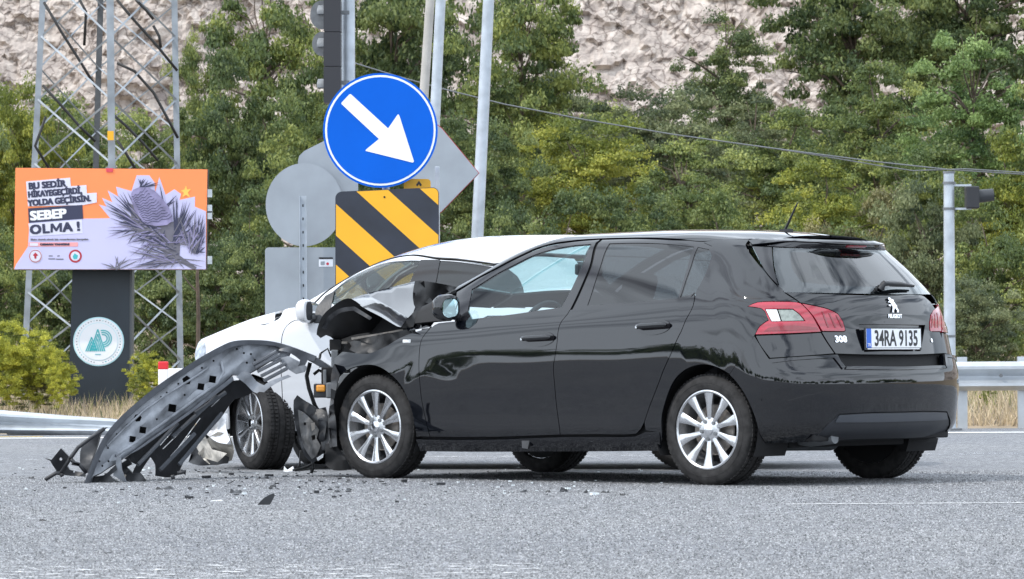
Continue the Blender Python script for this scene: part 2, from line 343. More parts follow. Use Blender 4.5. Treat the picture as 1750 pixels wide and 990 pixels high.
# ------------------------------------------------------------------ black hatchback: surface
HEAD_B = 180-41.7
_a = math.radians(HEAD_B); _l = np.array([-math.sin(_a), math.cos(_a), 0])
OB = at(1206, 736.5, 23.33)-_l*.875; OB[2] = 0
ST = [-.8, -.35, 0, .4, 1.3, 1.6, 2.0, 2.35, 3.1]
LVB = [
 (-.600, [.25, .235, .205, .192, .178, .173, .170, .17, .17], [.78, .82, .835, .84, .845, .845, .845, .84, .80], 1.3),
 (-.700, [.31, .31, .29, .275, .262, .26, .258, .26, .26], [.84, .88, .885, .885, .885, .885, .885, .88, .84], 1.3),
 (-.725, [.42, .42, .41, .41, .41, .41, .41, .41, .41], [.855, .893, .895, .893, .89, .89, .892, .893, .85], 1.3),
 (-.735, [.61, .61, .60, .60, .59, .585, .58, .58, .56], [.86, .90, .903, .90, .897, .897, .90, .90, .86], 1.3),
 (-.705, [.74, .74, .73, .72, .71, .70, .69, .68, .64], [.855, .90, .905, .903, .90, .90, .90, .90, .86], 1.35),
 (-.675, [.87, .87, .86, .85, .83, .82, .81, .79, .72], [.865, .895, .902, .90, .897, .897, .895, .89, .84], 1.40),
 (-.665, [.99, .985, .975, .96, .925, .91, .89, .87, .78], [.82, .88, .888, .886, .883, .882, .88, .875, .82], 1.60),
 (-.635, [1.085, 1.08, 1.07, 1.05, .995, .98, .955, .93, .83], [.755, .85, .858, .856, .853, .853, .852, .85, .79], 1.70),
 (-.520, [1.215, 1.225, 1.23, 1.235, 1.21, 1.165, 1.075, .99, .845], [.64, .745, .76, .765, .76, .765, .785, .81, .77], 1.60),
 (-.395, [1.335, 1.352, 1.375, 1.405, 1.41, 1.35, 1.18, 1.03, .86], [.57, .63, .65, .657, .655, .665, .71, .77, .74], 1.50),
 (-.438, [1.362, 1.382, 1.415, 1.445, 1.445, 1.38, 1.215, 1.06, .875], [.44, .55, .58, .585, .585, .60, .64, .70, .68], 1.70),
 (-.390, [1.384, 1.412, 1.45, 1.474, 1.476, 1.42, 1.26, 1.09, .89], [.33, .34, .34, .34, .34, .35, .37, .40, .40], 1.50),
 (-.345, [1.392, 1.423, 1.462, 1.485, 1.487, 1.432, 1.275, 1.10, .90], [.01]*9, 1.30)]
VMB = [0, .09, .21, .39, .52, .65, .78, .88, 1.06, 1.25, 1.33, 1.55, 1.89]
def dentB(R):
    x, z = R[:, 0], R[:, 2]; s = np.where(R[:, 1] > 0, 1, -1)*(np.abs(R[:, 1]) > .5)
    side = np.clip((x+.2)/.4, 0, 1)
    R[:, 1] += s*side*(.0012*np.sin(2.3*x+3*z+1)*np.sin(7*z)+.0003*np.sin(9*x+5*z))
    g = np.exp(-((x-2.32)/.11)**2-((z-.70)/.13)**2)*(R[:, 1] > 0)
    R[:, 1] += g*(.0009*np.sin(22*x+4*np.sin(9*z))-.0007*np.sin(22*z+9*x)-.003)
    g = np.exp(-((x-1.98)/.16)**2-((z-.66)/.09)**2)*(R[:, 1] > 0)
    R[:, 1] += g*(-.0015+.0002*np.sin(18*x+3*np.sin(14*z)))
    # raised shoulder crease
    return R
B = Body(OB, HEAD_B, LVB, VMB, ST, 3.05, dentB, crease=[9, 10])
# ------------------------------------------------------------------ black hatchback: parts
def wheel(parent, loc, sgn, steer=0, R=.316, RR=.222, nsp=10, W=.205, spw=(.014, .036), alloy=ALLOY, phase=0, hub='hub_cap'):
    """wheel with axis along local Y; sgn=+1 face looks to +Y"""
    w_ = sub('wheel', parent, loc); w_.rotation_euler = (0, 0, steer)
    h = W/2
    t = MB(); pr = [(RR+.004, h*.80), (RR+.012, h*.97), (RR+.035, h*1.02), (R-.045, h*1.0), (R-.022, h*.93), (R-.008, h*.84), (R-.001, h*.70)]
    g = [.56, .50, .20, .14, -.14, -.20, -.50, -.56]
    for i, q in enumerate(g): pr += [(R+.001 if (i % 4 in (0, 3)) else R-.007, h*q)]
    pr += [(r, -y) for r, y in [(R-.001, h*.70), (R-.008, h*.84), (R-.022, h*.93), (R-.045, h), (RR+.035, h*1.02), (RR+.012, h*.97), (RR+.004, h*.80)]]
    t.lathe(pr, 72)
    # raised tread blocks
    for k in range(72):
        a = 2*math.pi*k/72; c, s_ = math.cos(a), math.sin(a)
        for yy in (.35, -.35, .66, -.66):
            rot = np.array([[c, 0, -s_], [0, 1, 0], [s_, 0, c]])
            t.box((c*(R+.0005)*1, yy*h, s_*(R+.0005)), (.006, h*.20, .018), rot)
    # lettering ring, a faint rib on the sidewall
    t.lathe([(R-.050, h*sgn*1.006), (R-.048, h*sgn*1.022), (R-.046, h*sgn*1.004)], 72)
    t.build('tyre', RUBBER, w_, sharp=40)
    m = MB(); F = sgn*h
    m.lathe([(RR+.005, F*.86), (RR+.006, F*.93), (RR-.002, F*.96), (RR-.010, F*.90), (RR-.016, F*.45), (RR-.03, F*.2), (RR-.03, -F*.75), (RR+.004, -F*.8)], 64)
    for k in range(nsp):
        a = 2*math.pi*k/nsp+phase; c, s_ = math.cos(a), math.sin(a); e1 = np.array([c, 0, s_]); e2 = np.array([-s_, 0, c])
        tw = .10*(1 if k % 2 else -1)*0
        V = []
        for r, wd, y, th in ((.040, spw[0]*1.25, .70, .03), (.075, spw[0], .80, .03), (.14, spw[0]*1.35, .84, .026), (RR-.028, spw[1]*.82, .88, .022), (RR-.006, spw[1], .89, .02)):
            ce = e1*r+np.array([0, F*y, 0])
            for sx, dy in ((-1, -.007), (-.55, 0), (.55, 0), (1, -.007)): V.append(ce+e2*wd*sx+np.array([0, sgn*dy, 0]))
            V.append(ce+e2*wd*.9-np.array([0, sgn*th, 0])); V.append(ce-e2*wd*.9-np.array([0, sgn*th, 0]))
        m.add(V, [(6*i+j, 6*i+(j+1) % 6, 6*i+6+(j+1) % 6, 6*i+6+j) for i in range(4) for j in range(6)]+[(24, 25, 26, 27, 28, 29)])
    m.lathe([(.001, F*.62), (.072, F*.62), (.072, F*.72), (.05, F*.78), (.001, F*.78)], 40)
    m.build('rim', alloy, w_, sharp=35)
    hc = MB(); hc.lathe([(.001, F*.90), (.024, F*.895), (.031, F*.86), (.031, F*.7)], 28); hc.build(hub, CHROME, w_, sharp=50)
    nb = MB()
    for k in range(5):
        a = 2*math.pi*(k+.5)/5+phase+.1; nb.lathe([(.001, F*.83), (.008, F*.83), (.011, F*.80), (.011, F*.7)], 10, c=(.0, 0, 0)) if 0 else None
        c = np.array([math.cos(a)*.052, 0, math.sin(a)*.052])
        V = [c+np.array([math.cos(q)*.011, F*.84, math.sin(q)*.011]) for q in np.linspace(0, 2*math.pi, 9)[:-1]]+[c+np.array([math.cos(q)*.012, F*.72, math.sin(q)*.012]) for q in np.linspace(0, 2*math.pi, 9)[:-1]]
        nb.add(V, [tuple(range(8))]+[(i, (i+1) % 8, 8+(i+1) % 8, 8+i) for i in range(8)])
    nb.build('wheel_bolts', STEELD, w_)
    d = MB(); d.lathe([(.001, F*.3), (.14, F*.3), (.145, F*.24), (.14, F*.15), (.06, F*.1)], 40); d.build('brake_disc', ALLOYD, w_, sharp=40)
    d = MB(); d.lathe([(.001, -F*.83), (RR+.003, -F*.83)], 32); d.build('dark_inner', DARKPL, w_)
    return w_
CAR = thing('hatchback_car', 'black five-door hatchback with crushed front end, nearest the camera', 'car', OB)
CAR.rotation_euler = (0, 0, math.radians(HEAD_B)); B.root = CAR
fd_lead = [(750, 552), (743, 555), (735.5, 561), (722, 577.6), (717, 598), (716, 633), (719, 671), (725, 706), (735, 747)]
fd_belt = [(797, 547.5), (869.7, 540), (942, 531.8), (974.5, 529)]
seam_m = [(974.5, 529), (957, 554.5), (952, 586), (948, 612), (945.5, 632), (948.5, 666), (952.5, 705), (957.5, 743.5)]
rd_belt = [(974.5, 529), (1033, 524.5), (1081, 520.2), (1140, 514.5), (1173, 510.5), (1187.5, 503)]
seam_r = [(1187.5, 503), (1184.5, 523), (1172, 547), (1164, 567), (1150, 597), (1140, 619), (1131, 640), (1113, 687), (1101, 722), (1095, 734), (1087, 742)]
B.panel('front_door', fd_lead[::-1]+fd_belt+seam_m[1:][:-1]+[(957.5, 743.5), (840, 747.5)], PB, mirror=True)
B.panel('rear_door', rd_belt+seam_r[1:]+[(1020, 743)]+seam_m[::-1][:-1], PB, mirror=True)
farch = [(573, 650), (585, 638), (605, 628), (634, 624), (655, 631), (674, 646), (691, 669), (702, 698), (711, 742)]
B.panel('front_fender', [(571, 622), (572, 612), (585.5, 601), (614, 604), (632, 603.5), (659, 592), (681, 579), (704, 569), (735.5, 560)]+fd_lead[3:]+[(711, 747)]+farch[::-1], PB)
# far fender, in (s, v)
B.panel('front_fender', [(-3.72, .88), (-4.62, .84), (-4.62, .45), (-4.55, .62), (-4.3, .70), (-4.02, .60), (-3.92, .35), (-3.88, .12), (-3.62, .12), (-3.60, .4), (-3.58, .75)], PB, raw=True)
B.panel('sill', [(711, 750), (735, 750.5), (840, 750.5), (957.5, 746.5), (1020, 746), (1087, 745), (1103, 738), (1128, 738), (1129, 757), (1130, 772), (924, 773), (719, 771.5)], PB, mirror=True, off=.004)
# quarter panel: from window rear edge and door seam back to the lamp, bumper and hatch seams
dlo_rear = [(1202.5, 415), (1216, 421), (1221.5, 433), (1219, 446), (1214.5, 455), (1203, 477), (1190, 497)]
hatch_seam = [(1281, 411), (1276.5, 424), (1281, 432), (1308, 465.5), (1338, 498), (1366, 517)]
lampL = [(1366, 517), (1335.5, 515.5), (1294.6, 517), (1278, 524), (1290, 525.5), (1301, 527), (1307, 532), (1313.6, 547), (1298.6, 558), (1290.5, 572.4)]
rarch = [(1129.5, 757), (1130.5, 720), (1137, 687), (1150, 654), (1166, 636), (1187, 625.5), (1208, 623.5), (1229, 629.5), (1247, 640)]
B.panel('quarter_panel', [(1202.5, 413), (1281, 409)]+hatch_seam[1:]+lampL[1:]+[(1273, 602), (1256, 627), (1247, 640)]+rarch[::-1][1:]+[(1127, 740), (1103, 736)]+seam_r[::-1][2:-1]+dlo_rear[::-1], PB, mirror=True)
# roof: rail line followed on the near side, then over to the centre line
rail_px = [(778, 497), (812, 477), (845, 459.5), (876, 443), (906, 428.8), (942, 417.2), (965, 413), (991, 410), (1028, 407.6), (1081, 406.4), (1120, 407), (1154, 408.6), (1202.5, 413), (1281, 409)]
rail = B.sv(rail_px)
# ---- window surround and glasses
gf = [(806, 494), (845, 470), (876, 453.5), (906, 438.5), (942, 426.5), (979, 419.5), (1010, 417), (1000.6, 439), (981, 483), (959, 525), (918, 530.5), (870, 537.5), (806, 545), (799, 530)]
gr = [(1041, 416), (1081, 415), (1130, 416.2), (1185.5, 421.5), (1176, 450), (1157.6, 509.5), (1081, 516.6), (1003.6, 521.5), (1018, 477)]
gq = [(1192.5, 422), (1211, 426), (1216, 436), (1210, 456), (1198.5, 481), (1185.5, 500), (1162, 508), (1172, 478)]
ff = rail_px[1:9]
seam_p = [(1028, 409), (1008.5, 455), (974.5, 528)]
dashf = [(780, 499)]+[(x+1, y+1.5) for x, y in ff[:-1]]+[(1026, 409)]+[(1007.5, 454), (972.5, 532)]+[(942, 535), (869.7, 543), (790, 551)]+[(776, 553), (776, 530)]
B.panel('window_frame', dashf, GLOSSBLK, off=-.003, holes=[gf], mirror=True, corner=30)
dashr = [(1029.5, 409.2), (1081, 407.8), (1120, 408.5), (1154, 410), (1203, 412.5), (1218, 420), (1224, 433), (1217, 456), (1204, 479), (1189, 497), (1173, 513.5), (1140, 518), (1081, 523.5), (1033, 528), (975.5, 532), (1010.5, 455)]
B.panel('window_frame', dashr, GLOSSBLK, off=-.003, holes=[gr, gq], mirror=True, corner=30)
B.panel('centre_pillar', [(1013, 411), (1036, 411), (990, 532), (962, 532)], DARKPL, off=-.016, mirror=True)
G = lambda n, p, m, **k: B.panel(n, p, m, off=-.006, inset=-.012, skirt=.002, mirror=True, **k)
G('front_door_glass', gf, GLASSF, label='clear green-tinted front door glass'); G('rear_door_glass', gr, GLASSR, label='dark tinted rear door glass'); G('quarter_glass', gq, GLASSR, label='dark tinted quarter glass')
# roof skin
top = VMB[-1]-.002
s_front = rail[4][0]
roof = [(a, b+.004) for a, b in rail[4:]]
mid_r = B.inv(1281, 411)
B.panel('roof', roof+[(mid_r[0]-.13, 1.40), (mid_r[0]-.2, 1.55), (mid_r[0]-.28, top), (s_front-.10, top), (s_front-.05, 1.62)], PB, raw=True, mirror=True, corner=30, inset=0)
# A pillars
ap = rail[:5]
B.panel('windscreen_pillar', [(a, b+.002) for a, b in ap]+[(s_front-.03, ap[-1][1]+.07), (ap[2][0], ap[2][1]+.075), (ap[0][0]+.02, ap[0][1]+.075)], PB, raw=True, mirror=True, inset=0)
B.panel('windscreen', [(ap[0][0]+.02, ap[0][1]+.075), (ap[2][0], ap[2][1]+.075), (s_front-.03, ap[-1][1]+.07), (s_front-.05, 1.62), (s_front-.10, top), (ap[0][0]+.22, top), (ap[0][0]+.15, 1.6)], GLASSF, raw=True, mirror=True, inset=-.004)
# cowl strip under the windscreen and bonnet stub
B.panel('cowl', [(3.66, 1.27), (3.72, 1.5), (3.80, top), (4.02, top), (3.98, 1.5), (3.95, .92), (3.62, .90), (3.58, 1.1)], DARKPL, raw=True, mirror=True, off=-.012)
# ---- rear: spoiler, glass, tailgate
v9, v10 = VMB[9], VMB[10]
sa, sb = B.inv(1281, 411), B.inv(1282, 432)
spt = [(sa[0], v10-.03), (sa[0]-.10, v10+.05), (.62, v10+.085), (0, v10+.10)]
B.panel('tailgate_spoiler', [(sb[0]-.02, v9+.004), (.86, v9+.03), (.74, v10-.004), (.4, v10), (0, v10), (-.4, v10), (-.74, v10-.004), (-.86, v9+.03), (-sb[0]+.02, v9+.004)]+[(-a, b) for a, b in spt]+spt[::-1][1:], PB, raw=True, off=.008, skirt=.02, inset=.001, corner=30)
B.panel('spoiler_underside', [(.83, v9+.005), (.72, v10-.006), (.4, v10-.002), (-.4, v10-.002), (-.72, v10-.006), (-.83, v9+.005), (-.4, v9+.002), (.4, v9+.002)], GLOSSBLK, raw=True, off=.001, inset=.001)
B.panel('brake_light', [(-.14, v10-.045), (.14, v10-.045), (.15, v10-.015), (-.15, v10-.015)], LAMPR, raw=True, off=.006)
gl = [(.775, v9-.004), (.80, 1.08), (.80, .90), (.40, .893), (0, .890)]
B.panel('tailgate_glass', gl[:-1]+[(-a, b) for a, b in gl[::-1]], GLASSB, raw=True, off=-.003, inset=-.004, skirt=.003)
B.panel('glass_border', gl[:-1]+[(-a, b) for a, b in gl[::-1]], GLOSSBLK, raw=True, off=-.0045, inset=-.004, skirt=.001, holes=[[(.66, v9-.035), (.69, 1.08), (.66, .97), (.40, .945), (0, .94), (-.4, .945), (-.66, .97), (-.69, 1.08), (-.66, v9-.035)]])
hs = [B.inv(*p) for p in [(1282, 432), (1309, 465), (1339, 497.5)]]
B.panel('tailgate_pillar', [(sb[0]-.02, v9-.002), (.785, v9-.002), (.81, 1.08), (.812, .895)]+[(a, b) for a, b in hs[::-1]][:-1], GLOSSBLK, raw=True, mirror=True)
tg = [(1340, 499), (1400, 502), (1458, 504), (1520, 505), (1575, 504.6), (1590, 516), (1598, 528), (1594.6, 545), (1593, 567), (1606, 567), (1612, 585), (1617.5, 604), (1560, 606.5), (1485, 606.5), (1428, 605), (1414.6, 585.5), (1403.7, 567), (1442, 567), (1444.6, 565), (1440.5, 550), (1431, 536), (1414.6, 528), (1387, 521.5), (1368, 518)]
rec = [(1468, 554.5), (1525, 555), (1581, 555.8), (1577, 580), (1573, 600), (1525, 601), (1477, 601.5), (1472, 580)]
B.panel('tailgate', tg, PB, holes=[rec], corner=25)
B.panel('number_plate_recess', rec, GLOSSBLK, off=-.022, inset=-.012)
lamp_out = [(1278.5, 524), (1294.6, 517.3), (1335.5, 516.2), (1360, 517), (1368, 519), (1380, 531), (1388, 541), (1402, 566.5), (1403, 567.5), (1349, 570), (1291, 572), (1299, 558), (1313.6, 548), (1307, 532), (1301, 527.5), (1290, 525.5)]
lw = [(1307.5, 528.5), (1355, 528.5), (1366, 537), (1376, 549), (1318.5, 550)]
B.panel('tail_lamp', lamp_out, LAMPR, off=.004, holes=[lw], mirror=True, corner=25, inset=.0012)
B.panel('tail_lamp_clear_lens', [(1307.5, 528.5), (1328, 528.5), (1335, 549.5), (1318.5, 550)], LAMPW, off=.001, mirror=True)
B.panel('tail_lamp_clear_lens', [(1329, 529), (1355, 529), (1366, 537), (1375, 548.5), (1336, 549.5)], LAMPG, off=.001, mirror=True)
B.panel('tail_lamp_inner_strip', [(1313, 560), (1350, 556), (1395, 559), (1399, 564), (1350, 566), (1305, 567)], LAMPD, off=.0065, mirror=True)
lt = [(1370, 519.5), (1387, 522.6), (1414.6, 529), (1431, 537), (1440, 550.5), (1443.8, 565), (1441.5, 566.6), (1405, 566.3), (1390, 541)]
B.panel('tail_lamp', lt, LAMPR, off=.004, mirror=True, corner=25, inset=.001)
for dx in (0, 12, 24):
    B.panel('tail_lamp_inner_strip', [(1402+dx, 532+dx*.25), (1406+dx, 533+dx*.25), (1417+dx, 561), (1413+dx, 561)], LAMPD, off=.0065, mirror=True)
# bumper
bt = [(1290.5, 573.5), (1316, 613), (1363, 610), (1427, 605)]
B.panel('quarter_lower', [(1403, 568.5), (1349, 571.5), (1291, 573.6), (1299, 590), (1316, 612.5), (1363, 609.5), (1426.5, 604.6), (1413, 585)], PB, mirror=True, corner=28)
bs = [(1290, 574), (1315.5, 614.5), (1363, 611.5), (1414, 608), (1428, 607.5), (1434, 617), (1443, 627.5), (1520, 628), (1593, 627.5), (1604, 617), (1618, 606), (1640, 640), (1640, 700), (1540, 703.5), (1432, 708), (1408, 730), (1380, 753), (1302, 756), (1297, 733), (1290, 708), (1279, 682), (1265, 659), (1256, 648), (1248, 640), (1257, 627), (1273, 602)]
bsv = B.sv([p for p in bs if p[0] < 1600])
def vrow(px, py): return B.inv(px, py)[1]
v608, v628, v705, v753 = vrow(1427, 606), vrow(1520, 628), vrow(1520, 704.5), vrow(1400, 752)
sL = [B.inv(*p) for p in [(1290, 574), (1273, 602), (1257, 627), (1248, 640), (1256, 648), (1265, 659), (1279, 682), (1290, 708), (1297, 733), (1302, 756)]]
c = B.inv(1380, 753); d_ = B.inv(1408, 730); e_ = B.inv(1432, 708); n1 = B.inv(1428, 607.5); n2 = B.inv(1443, 627.5); ee = B.inv(1316, 614.5); mm_ = B.inv(1363, 611.5)
half = sL+[c, d_, e_, (.3, v705), (.02, v705)]
right = [(-a, b) for a, b in half[::-1]]
topn = [(-ee[0], ee[1]), (-mm_[0], mm_[1]), (-n1[0], n1[1]), (-n2[0], n2[1]), (-.2, v628), (.2, v628), n2, n1, mm_, ee]
B.panel('rear_bumper', half+right+topn, PB, raw=True, off=.012, skirt=.03, corner=28, step=.03)
B.panel('bumper_recess', [n1, (n1[0]-.02, n1[1]), (0, vrow(1520, 607)), (-n1[0], n1[1]), (-n2[0], n2[1]-.01), (0, v628-.01), (n2[0], n2[1]-.01)], DARKPL, raw=True, off=-.035, inset=-.012, corner=60)
B.panel('bumper_step', [(n2[0], n2[1]-.002), (0, v628-.002), (-n2[0], n2[1]-.002), (-n2[0]-.01, n2[1]-.016), (0, v628-.018), (n2[0]+.01, n2[1]-.016)], PB, raw=True, off=.022, skirt=.06, inset=0, corner=60)
B.panel('bumper_step', [ee, mm_, n1, (n2[0]+.02, n2[1]), (n2[0]+.03, n2[1]-.016), (n1[0]+.03, n1[1]-.018), (mm_[0], mm_[1]-.016), (ee[0]-.01, ee[1]-.022)], PB, raw=True, off=.02, skirt=.04, inset=0, mirror=True)
dv = vrow(1500, 749)
B.panel('bumper_valance', [c, d_, e_, (.3, v705), (0, v705), (-.3, v705), (-e_[0], e_[1]), (-d_[0], d_[1]), (-c[0], c[1]), (-.55, dv+.02), (-.4, dv), (0, dv), (.4, dv), (.55, dv-.015)], GREYTRIM, raw=True, off=.006, skirt=.03, inset=.003)
e2 = [(e_[0], e_[1]-.003), (.3, v705-.003), (0, v705-.003), (-.3, v705-.003), (-e_[0], e_[1]-.003), (-e_[0]-.03, e_[1]-.05), (-.3, v705-.06), (0, v705-.06), (.3, v705-.06), (e_[0]+.03, e_[1]-.05)]
B.panel('valance_ledge', e2, mat('satin_trim', (.045, .05, .06), .35), raw=True, off=.013, inset=.003)
# inner shell so that gaps read dark; open where the windows and wheels are
S_, V_ = np.meshgrid(np.linspace(-3.9, 3.9, 130), np.linspace(0, VMB[7]-.02, 26)); Pi, Ni = B.PN(S_.ravel(), V_.ravel()); Pi = Pi-Ni*.034
def cell(i, j, nx): return (i*nx+j, i*nx+j+1, (i+1)*nx+j+1, (i+1)*nx+j)
Fi = []
for i in range(25):
    for j in range(129):
        q = cell(i, j, 130); cc = Pi[list(q)].mean(0)
        if min(math.hypot(cc[0], cc[2]-.31), math.hypot(cc[0]-2.62, cc[2]-.31)) < .40: continue
        Fi.append(q)
mesh('body_shell', Pi, Fi, DARKPL, CAR)
S_, V_ = np.meshgrid(np.linspace(.95, 1.45, 12), np.linspace(VMB[7]-.03, VMB[9], 12)); Pi, Ni = B.PN(S_.ravel(), V_.ravel()); Pi = Pi-Ni*.03
Fi = [cell(i, j, 12) for i in range(11) for j in range(11) if Pi[cell(i, j, 12)[0]][0] < .06+.18*0]
mesh('pillar_lining', Pi, Fi, HEADL, CAR); mesh('pillar_lining', Pi*[1, -1, 1], Fi, HEADL, CAR)
# headliner
S_, V_ = np.meshgrid(np.linspace(.7, s_front-.05, 24), np.linspace(VMB[10], top, 8)); Pi, Ni = B.PN(S_.ravel(), V_.ravel()); Pi = Pi-np.abs(Ni)*[0, 0, .04]
Fi = [cell(i, j, 24) for i in range(7) for j in range(23)]; n_ = len(Pi)
mesh('headliner', list(Pi)+list(Pi*[1, -1, 1]), Fi+[tuple(k+n_ for k in f) for f in Fi], HEADL, CAR)
# underbody, arches
u = MB(); u.box((1.3, 0, .27), (3.3, 1.1, .12)); u.box((1.25, 0, .235), (1.6, 1.62, .06)); u.box((-.35, 0, .30), (.5, 1.3, .10)); u.build('underbody', DARKPL, CAR, bevel=.01)
ex = MB(); ex.tube([(-.62, .48, .27), (-.45, .48, .25), (-.2, .40, .27), (.2, .2, .25)], .035, 12); ex.tube([(-.15, -.1, .25), (-.15, .5, .26)], .07, 14); ex.build('exhaust', STEELD, CAR, sharp=40)
for X in (0, 2.62):
    for sg in (1, -1):
        a_ = MB(); n = 28; th = [math.radians(-25+230*i/n) for i in range(n+1)]
        V = [(X+math.cos(t)*.375, sg*y, .325+math.sin(t)*.375) for y in (.872, .58) for t in th]+[(X, sg*.58, .3)]
        a_.add(V, [(i, i+1, n+2+i, n+1+i) for i in range(n)]+[(n+1+i, n+2+i, 2*n+2) for i in range(n)]); a_.build('wheel_arch_liner', DARKPL, CAR)
for X, sg, st_ in ((0, 1, 0), (2.62, 1, 0), (0, -1, 0), (2.62, -1, .0)):
    wheel(CAR, (X, sg*.768, .316), sg, st_, phase=math.radians(90 if sg > 0 else 70)+(.0 if X else .02))
# handles
def handle(p1, p2, cy):
    a = B.inv(*p1); b = B.inv(*p2); Pa = B.P(*a)[0]; Pb = B.P(*b)[0]; Pm = (Pa+Pb)/2; d = Pb-Pa; Lh = np.linalg.norm(d); d /= Lh
    _, N = B.PN(*[(a[i]+b[i])/2 for i in (0, 1)]); N = N[0]; up = np.cross(N, d); up = up*np.sign(up[2])
    for sg in (1, -1):
        mir = np.array([1, sg, 1])
        cup = MB(); V = [(Pm+N*.0035)*mir]; n = 28
        for r_, o_ in ((1, .0035), (.86, .0035)):
            V += [(Pm+d*math.cos(t)*Lh*.52*r_+up*math.sin(t)*.047*r_+N*o_)*mir for t in np.linspace(0, 2*math.pi, n, endpoint=False)]
        cup.add(V, [(1+i, 1+(i+1) % n, 1+n+(i+1) % n, 1+n+i) for i in range(n)]+[(0, 1+n+i, 1+n+(i+1) % n) for i in range(n)])
        cp = cup.build('handle_recess', GLOSSBLK, CAR, smooth=False)
        h = MB(); pts = [(Pm+d*Lh*t+N*(.010+.028*max(0, 1-(2.0*t)**4)**.5)+up*.004)*mir for t in np.linspace(-.47, .47, 12)]
        h.tube(pts, [.008]+[.016]*10+[.009], 12, flat=.6); h.build('door_handle', PB, CAR, smooth=True)
        k = MB(); q = (Pm+d*Lh*(-.38)+N*.036)*mir; k.lathe([(.001, .006), (.008, .006), (.010, 0)], 12, c=q); k.build('lock_cap', CHROME, CAR) if sg > 0 else None
handle((892, 581), (947, 578), 0); handle((1088, 561), (1145, 557), 0)
# side repeater, front
P0 = B.P(*B.inv(696, 583.5))[0]; r_ = MB(); r_.box(P0+np.array([0, .003, 0]), (.065, .012, .022)); r_.build('side_indicator', LAMPW, CAR, bevel=.005)
# wing mirror
def blob(pts, r, n=14): ...
mp_ = B.P(*B.inv(784, 540))[0]
for sg in (1, -1):
    mr = MB(); cx = mp_+np.array([.03, .085, .045]); V = []; rings = [(-.045, .70), (-.038, .94), (-.015, 1.0), (.012, .98), (.036, .84), (.055, .58), (.066, .25)]
    for ox, k_ in rings:
        for t in np.linspace(0, 2*math.pi, 24, endpoint=False):
            sx_, sz_ = math.cos(t), math.sin(t); e = lambda q: math.copysign(abs(q)**.72, q)
            V.append((cx+np.array([ox+.02*e(sx_), e(sx_)*.068*k_, e(sz_)*.074*k_+(.01 if sz_ > 0 else 0)]))*[1, sg, 1])
    mr.add(V, [(i*24+k, i*24+(k+1) % 24, (i+1)*24+(k+1) % 24, (i+1)*24+k) for i in range(6) for k in range(24)]+[tuple(range(144, 168))])
    mo = mr.build('wing_mirror', PB, CAR, sharp=50)
    g_ = MB(); V = [(cx+np.array([-.044+.02*math.cos(t)*.9, math.copysign(abs(math.cos(t))**.72, math.cos(t))*.054, math.copysign(abs(math.sin(t))**.72, math.sin(t))*.058]))*[1, sg, 1] for t in np.linspace(0, 2*math.pi, 24, endpoint=False)]
    g_.add(V, [tuple(range(24))]); g_.build('mirror_glass', MIRRG, mo)
    st_ = MB(); st_.tube([(cx+np.array([.0, -.06, -.045]))*[1, sg, 1], (mp_+np.array([0, -.005, -.01]))*[1, sg, 1]], .022, 10); st_.build('mirror_arm', GLOSSBLK, mo, smooth=True)
# plate, badge, lettering, wiper
def rear_frame(px, py, off):
    s, v = B.inv(px, py); P, N = B.PN(s, v); P = P[0]+N[0]*off; n = N[0]; n = n/np.linalg.norm(n)
    ey = np.array([0, 0, 1.])-n*n[2]; ey /= np.linalg.norm(ey); exx = np.cross(ey, n); return P, exx, ey, n
def frame_rot(exx, ey, n): return Matrix((exx, ey, n)).transposed().to_euler()
P0, exx, ey, n = rear_frame(1524, 579, .012); n = np.array([-1, 0, .02]); n /= np.linalg.norm(n); exx = np.array([0, -1., 0]); ey = np.cross(n, exx)
P0 = P0-ey*.002
pl = sub('number_plate', CAR, P0); pl.rotation_euler = frame_rot(exx, ey, n); rz = (0, 0, 0)
def flat(name, poly, z, m, parent, th=.002):
    q = MB(); q.prism(poly, (0, 0, z), (1, 0, 0), (0, 1, 0), (0, 0, 1), th); return q.build(name, m, parent)
flat('plate_holder', [(-.272, -.064), (.272, -.064), (.272, .062), (-.272, .062)], -.006, BLKPL, pl, .006)
flat('plate_face', [(-.262, -.052), (.262, -.052), (.262, .056), (-.262, .056)], .0005, WHITE, pl, .003)
flat('country_band', [(-.262, -.052), (-.217, -.052), (-.217, .056), (-.262, .056)], .004, mat('blue_band', (.02, .12, .55), .4), pl, .001)
text('country_code', 'TR', .026, WHITE, pl, (-.255, -.045, .0055), rz)
text('registration', '34RA 9135', .125, BLACKP, pl, (.022, -.040, .0045), rz, bold=.0026, align='CENTER', sx=.74, ext=.0006)
flat('holder_print', [(-.25, -.0615), (.25, -.0615), (.25, -.0555), (-.25, -.0555)], .001, WHITE, pl, .0008)
lion = [(0.5, 9.5), (1.6, 10.2), (3.0, 9.6), (3.8, 8.4), (4.6, 8.9), (5.4, 8.2), (4.9, 7.2), (5.8, 6.6), (6.6, 5.2), (7.4, 4.6), (7.2, 3.0), (8.2, 1.4), (7.8, 0), (6.4, 0), (6.8, 1.2), (5.6, 2.6), (5.0, 3.4), (4.4, 2.0), (3.6, 1.0), (3.4, 0), (2.2, 0), (2.6, 1.6), (3.2, 3.0), (3.2, 4.6), (2.6, 5.6), (1.4, 5.0), (.4, 5.4), (0, 4.6), (1.4, 4.0), (2.2, 4.4), (2.4, 6.4), (1.2, 6.8), (.2, 6.6), (.4, 7.4), (1.8, 7.8), (.9, 8.6)]
P0, exx, ey, n = rear_frame(1524, 522, .004); em = sub('emblem', CAR, P0); em.rotation_euler = frame_rot(exx, ey, n)
q = MB(); VV, Fc, bd = fill([((x-4)*.0108, (y-5)*.0088) for x, y in lion], .02); k_ = len(VV)
